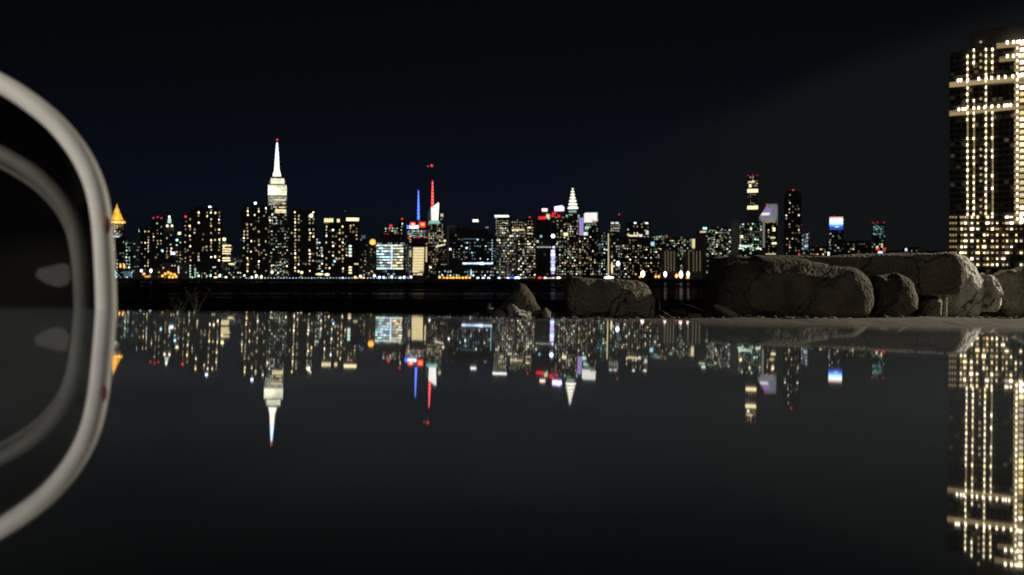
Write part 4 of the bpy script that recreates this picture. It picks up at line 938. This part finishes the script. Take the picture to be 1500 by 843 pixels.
def W3(p, s=1.0, dy=0.0, sy=None):
    y0 = 450
    return P(MX+(p.x-MX)*s, y0+(p.y-y0)*(s if sy is None else sy), D+dy)-org
lp = arch(RT)
bm = bmesh.new(); add_tube(bm, [W3(p) for p in lp], RT*kk, seg=14); rim = mesh_obj('rim', bm, M_rim, bk, True)
bm = bmesh.new(); rings = []
for s_, dy in ((.99,.003),(.97,.03),(.93,.07),(.88,.09)): rings.append([bm.verts.new(W3(p, s_, dy)) for p in lp])
for a, c in zip(rings, rings[1:]):
    for i in range(len(lp)-1): bm.faces.new((a[i], a[i+1], c[i+1], c[i]))
bm.faces.new(rings[-1]); mesh_obj('shell', bm, M_in, bk, True)
l2 = [W3(p, .885, .02, .706) for p in lp]
bm = bmesh.new(); add_tube(bm, l2, 13*kk, seg=10); mesh_obj('inner_ring', bm, M_ring2, bk, True)
bm = bmesh.new(); add_tube(bm, [W3(p, .85, .022, .658) for p in lp], 3.5*kk, seg=8); mesh_obj('inner_bead', bm, M_ring2, bk, True)
bm = bmesh.new(); pl = [(52,405),(56,394),(70,391),(92,386),(101,390),(104,408),(98,418),(84,421),(66,415)]
add_prism(bm, [((P(q[0],q[1],D+.035)-org).x, (P(q[0],q[1],D+.035)-org).z) for q in pl], .035, .040)
mesh_obj('plate', bm, plain('pale_plate', (.055,.055,.053), .6, scale=30), bk)
bm = bmesh.new(); add_lathe(bm, [(0,-.0035),(.0025,-.0025),(.0035,0),(.0025,.0025),(0,.0035)], 0, 0, 10)
sp = mesh_obj('rust_spot', bm, plain('rust', (.16,.05,.02), .8), bk, True); sp.location = P(157, 330, D-.0065)-org; sp.scale = (.7,.5,1.5)

# ------------------------------------------------------------------ sky, lights, camera
w = bpy.data.worlds.new('World'); S.world = w; w.use_nodes = True
nt = w.node_tree; bg = nt.nodes['Background']
sky = N(nt, 'ShaderNodeTexSky', sky_type='NISHITA'); sky.sun_disc = False; sky.sun_elevation = rad(18); sky.sun_rotation = rad(200); sky.altitude = 0; sky.air_density = 1.0; sky.dust_density = 1.0
tint = N(nt, 'ShaderNodeMix', data_type='RGBA', blend_type='MULTIPLY'); tint.inputs[0].default_value = 1.0; tint.inputs[7].default_value = (.55,.62,1.15,1)
nt.links.new(sky.outputs[0], tint.inputs[6]); gtc = N(nt, 'ShaderNodeTexCoord'); gs = N(nt, 'ShaderNodeSeparateXYZ'); nt.links.new(gtc.outputs['Generated'], gs.inputs[0])
def mrange(src, a, b_):
    q = N(nt, 'ShaderNodeMapRange'); q.interpolation_type = 'SMOOTHSTEP'; q.inputs[1].default_value = a; q.inputs[2].default_value = b_; nt.links.new(src, q.inputs[0]); return q.outputs[0]
dl = math_node(nt, 'SUBTRACT', math_node(nt, 'ADD', math_node(nt, 'MULTIPLY', gs.outputs['X'], .315), .103), gs.outputs['Z'])
hz = N(nt, 'ShaderNodeTexNoise'); hz.inputs['Scale'].default_value = 3.5; hz.inputs['Detail'].default_value = 5; nt.links.new(gtc.outputs['Generated'], hz.inputs['Vector'])
dl = math_node(nt, 'ADD', dl, math_node(nt, 'MULTIPLY', math_node(nt, 'SUBTRACT', hz.outputs['Fac'], .5), .06))
gl = math_node(nt, 'MULTIPLY', mrange(gs.outputs['X'], .0, .30), mrange(dl, -.012, .03))
tz = N(nt, 'ShaderNodeMix', data_type='RGBA'); nt.links.new(mrange(gs.outputs['Z'], .02, .24), tz.inputs[0])
tz.inputs[6].default_value = (.42,.60,1.5,1); tz.inputs[7].default_value = (.62,.48,.50,1); nt.links.new(tz.outputs[2], tint.inputs[7])
gm = N(nt, 'ShaderNodeMix', data_type='RGBA'); nt.links.new(gl, gm.inputs[0]); nt.links.new(tint.outputs[2], gm.inputs[6]); gm.inputs[7].default_value = (4.7, 5.4, 6.0, 1)
nt.links.new(gm.outputs[2], bg.inputs[0])
bg.inputs[1].default_value = .0012
sun = bpy.data.lights.new('fill_sun', 'SUN'); sun.energy = .13; sun.angle = rad(.5); sun.color = (1,.95,.88)  # weak sun added as fill, lifting dark facades and rock fronts
so = bpy.data.objects.new('fill_sun', sun); link(so); so.rotation_euler = (rad(72), 0, rad(-160+180))
def point(name, loc, e, col, r):
    l = bpy.data.lights.new(name, 'POINT'); l.energy = e; l.color = col; l.shadow_soft_size = r
    o = bpy.data.objects.new(name, l); o.location = loc; return link(o)
point('street_light', (6.4, 6.25, 1.9), 1250, (1,.88,.68), .12)
point('rim_fill_light', (-.66, .28, .36), 8.5, (1,.92,.8), .04)  # unseen fill lamp added close by to brighten the arched rim

cam = bpy.data.cameras.new('camera'); co = bpy.data.objects.new('camera', cam); link(co); S.camera = co
co.location = (0,0,0); co.rotation_euler = (rad(90), 0, 0)
cam.sensor_width = 36; cam.lens = F/1500*36
cam.shift_y = -(421.5-CY)/1500
cam.clip_start = .01; cam.clip_end = 20000
cam.dof.use_dof = True; cam.dof.focus_distance = 2.4; cam.dof.aperture_fstop = cam.lens/3.8
S.view_settings.view_transform = 'Standard'; S.view_settings.look = 'None'; S.view_settings.exposure = 0; S.view_settings.gamma = 1
try: S.view_settings.use_curve_mapping = False
except Exception: pass
S.cycles.max_bounces = 5; S.cycles.sample_clamp_indirect = 0
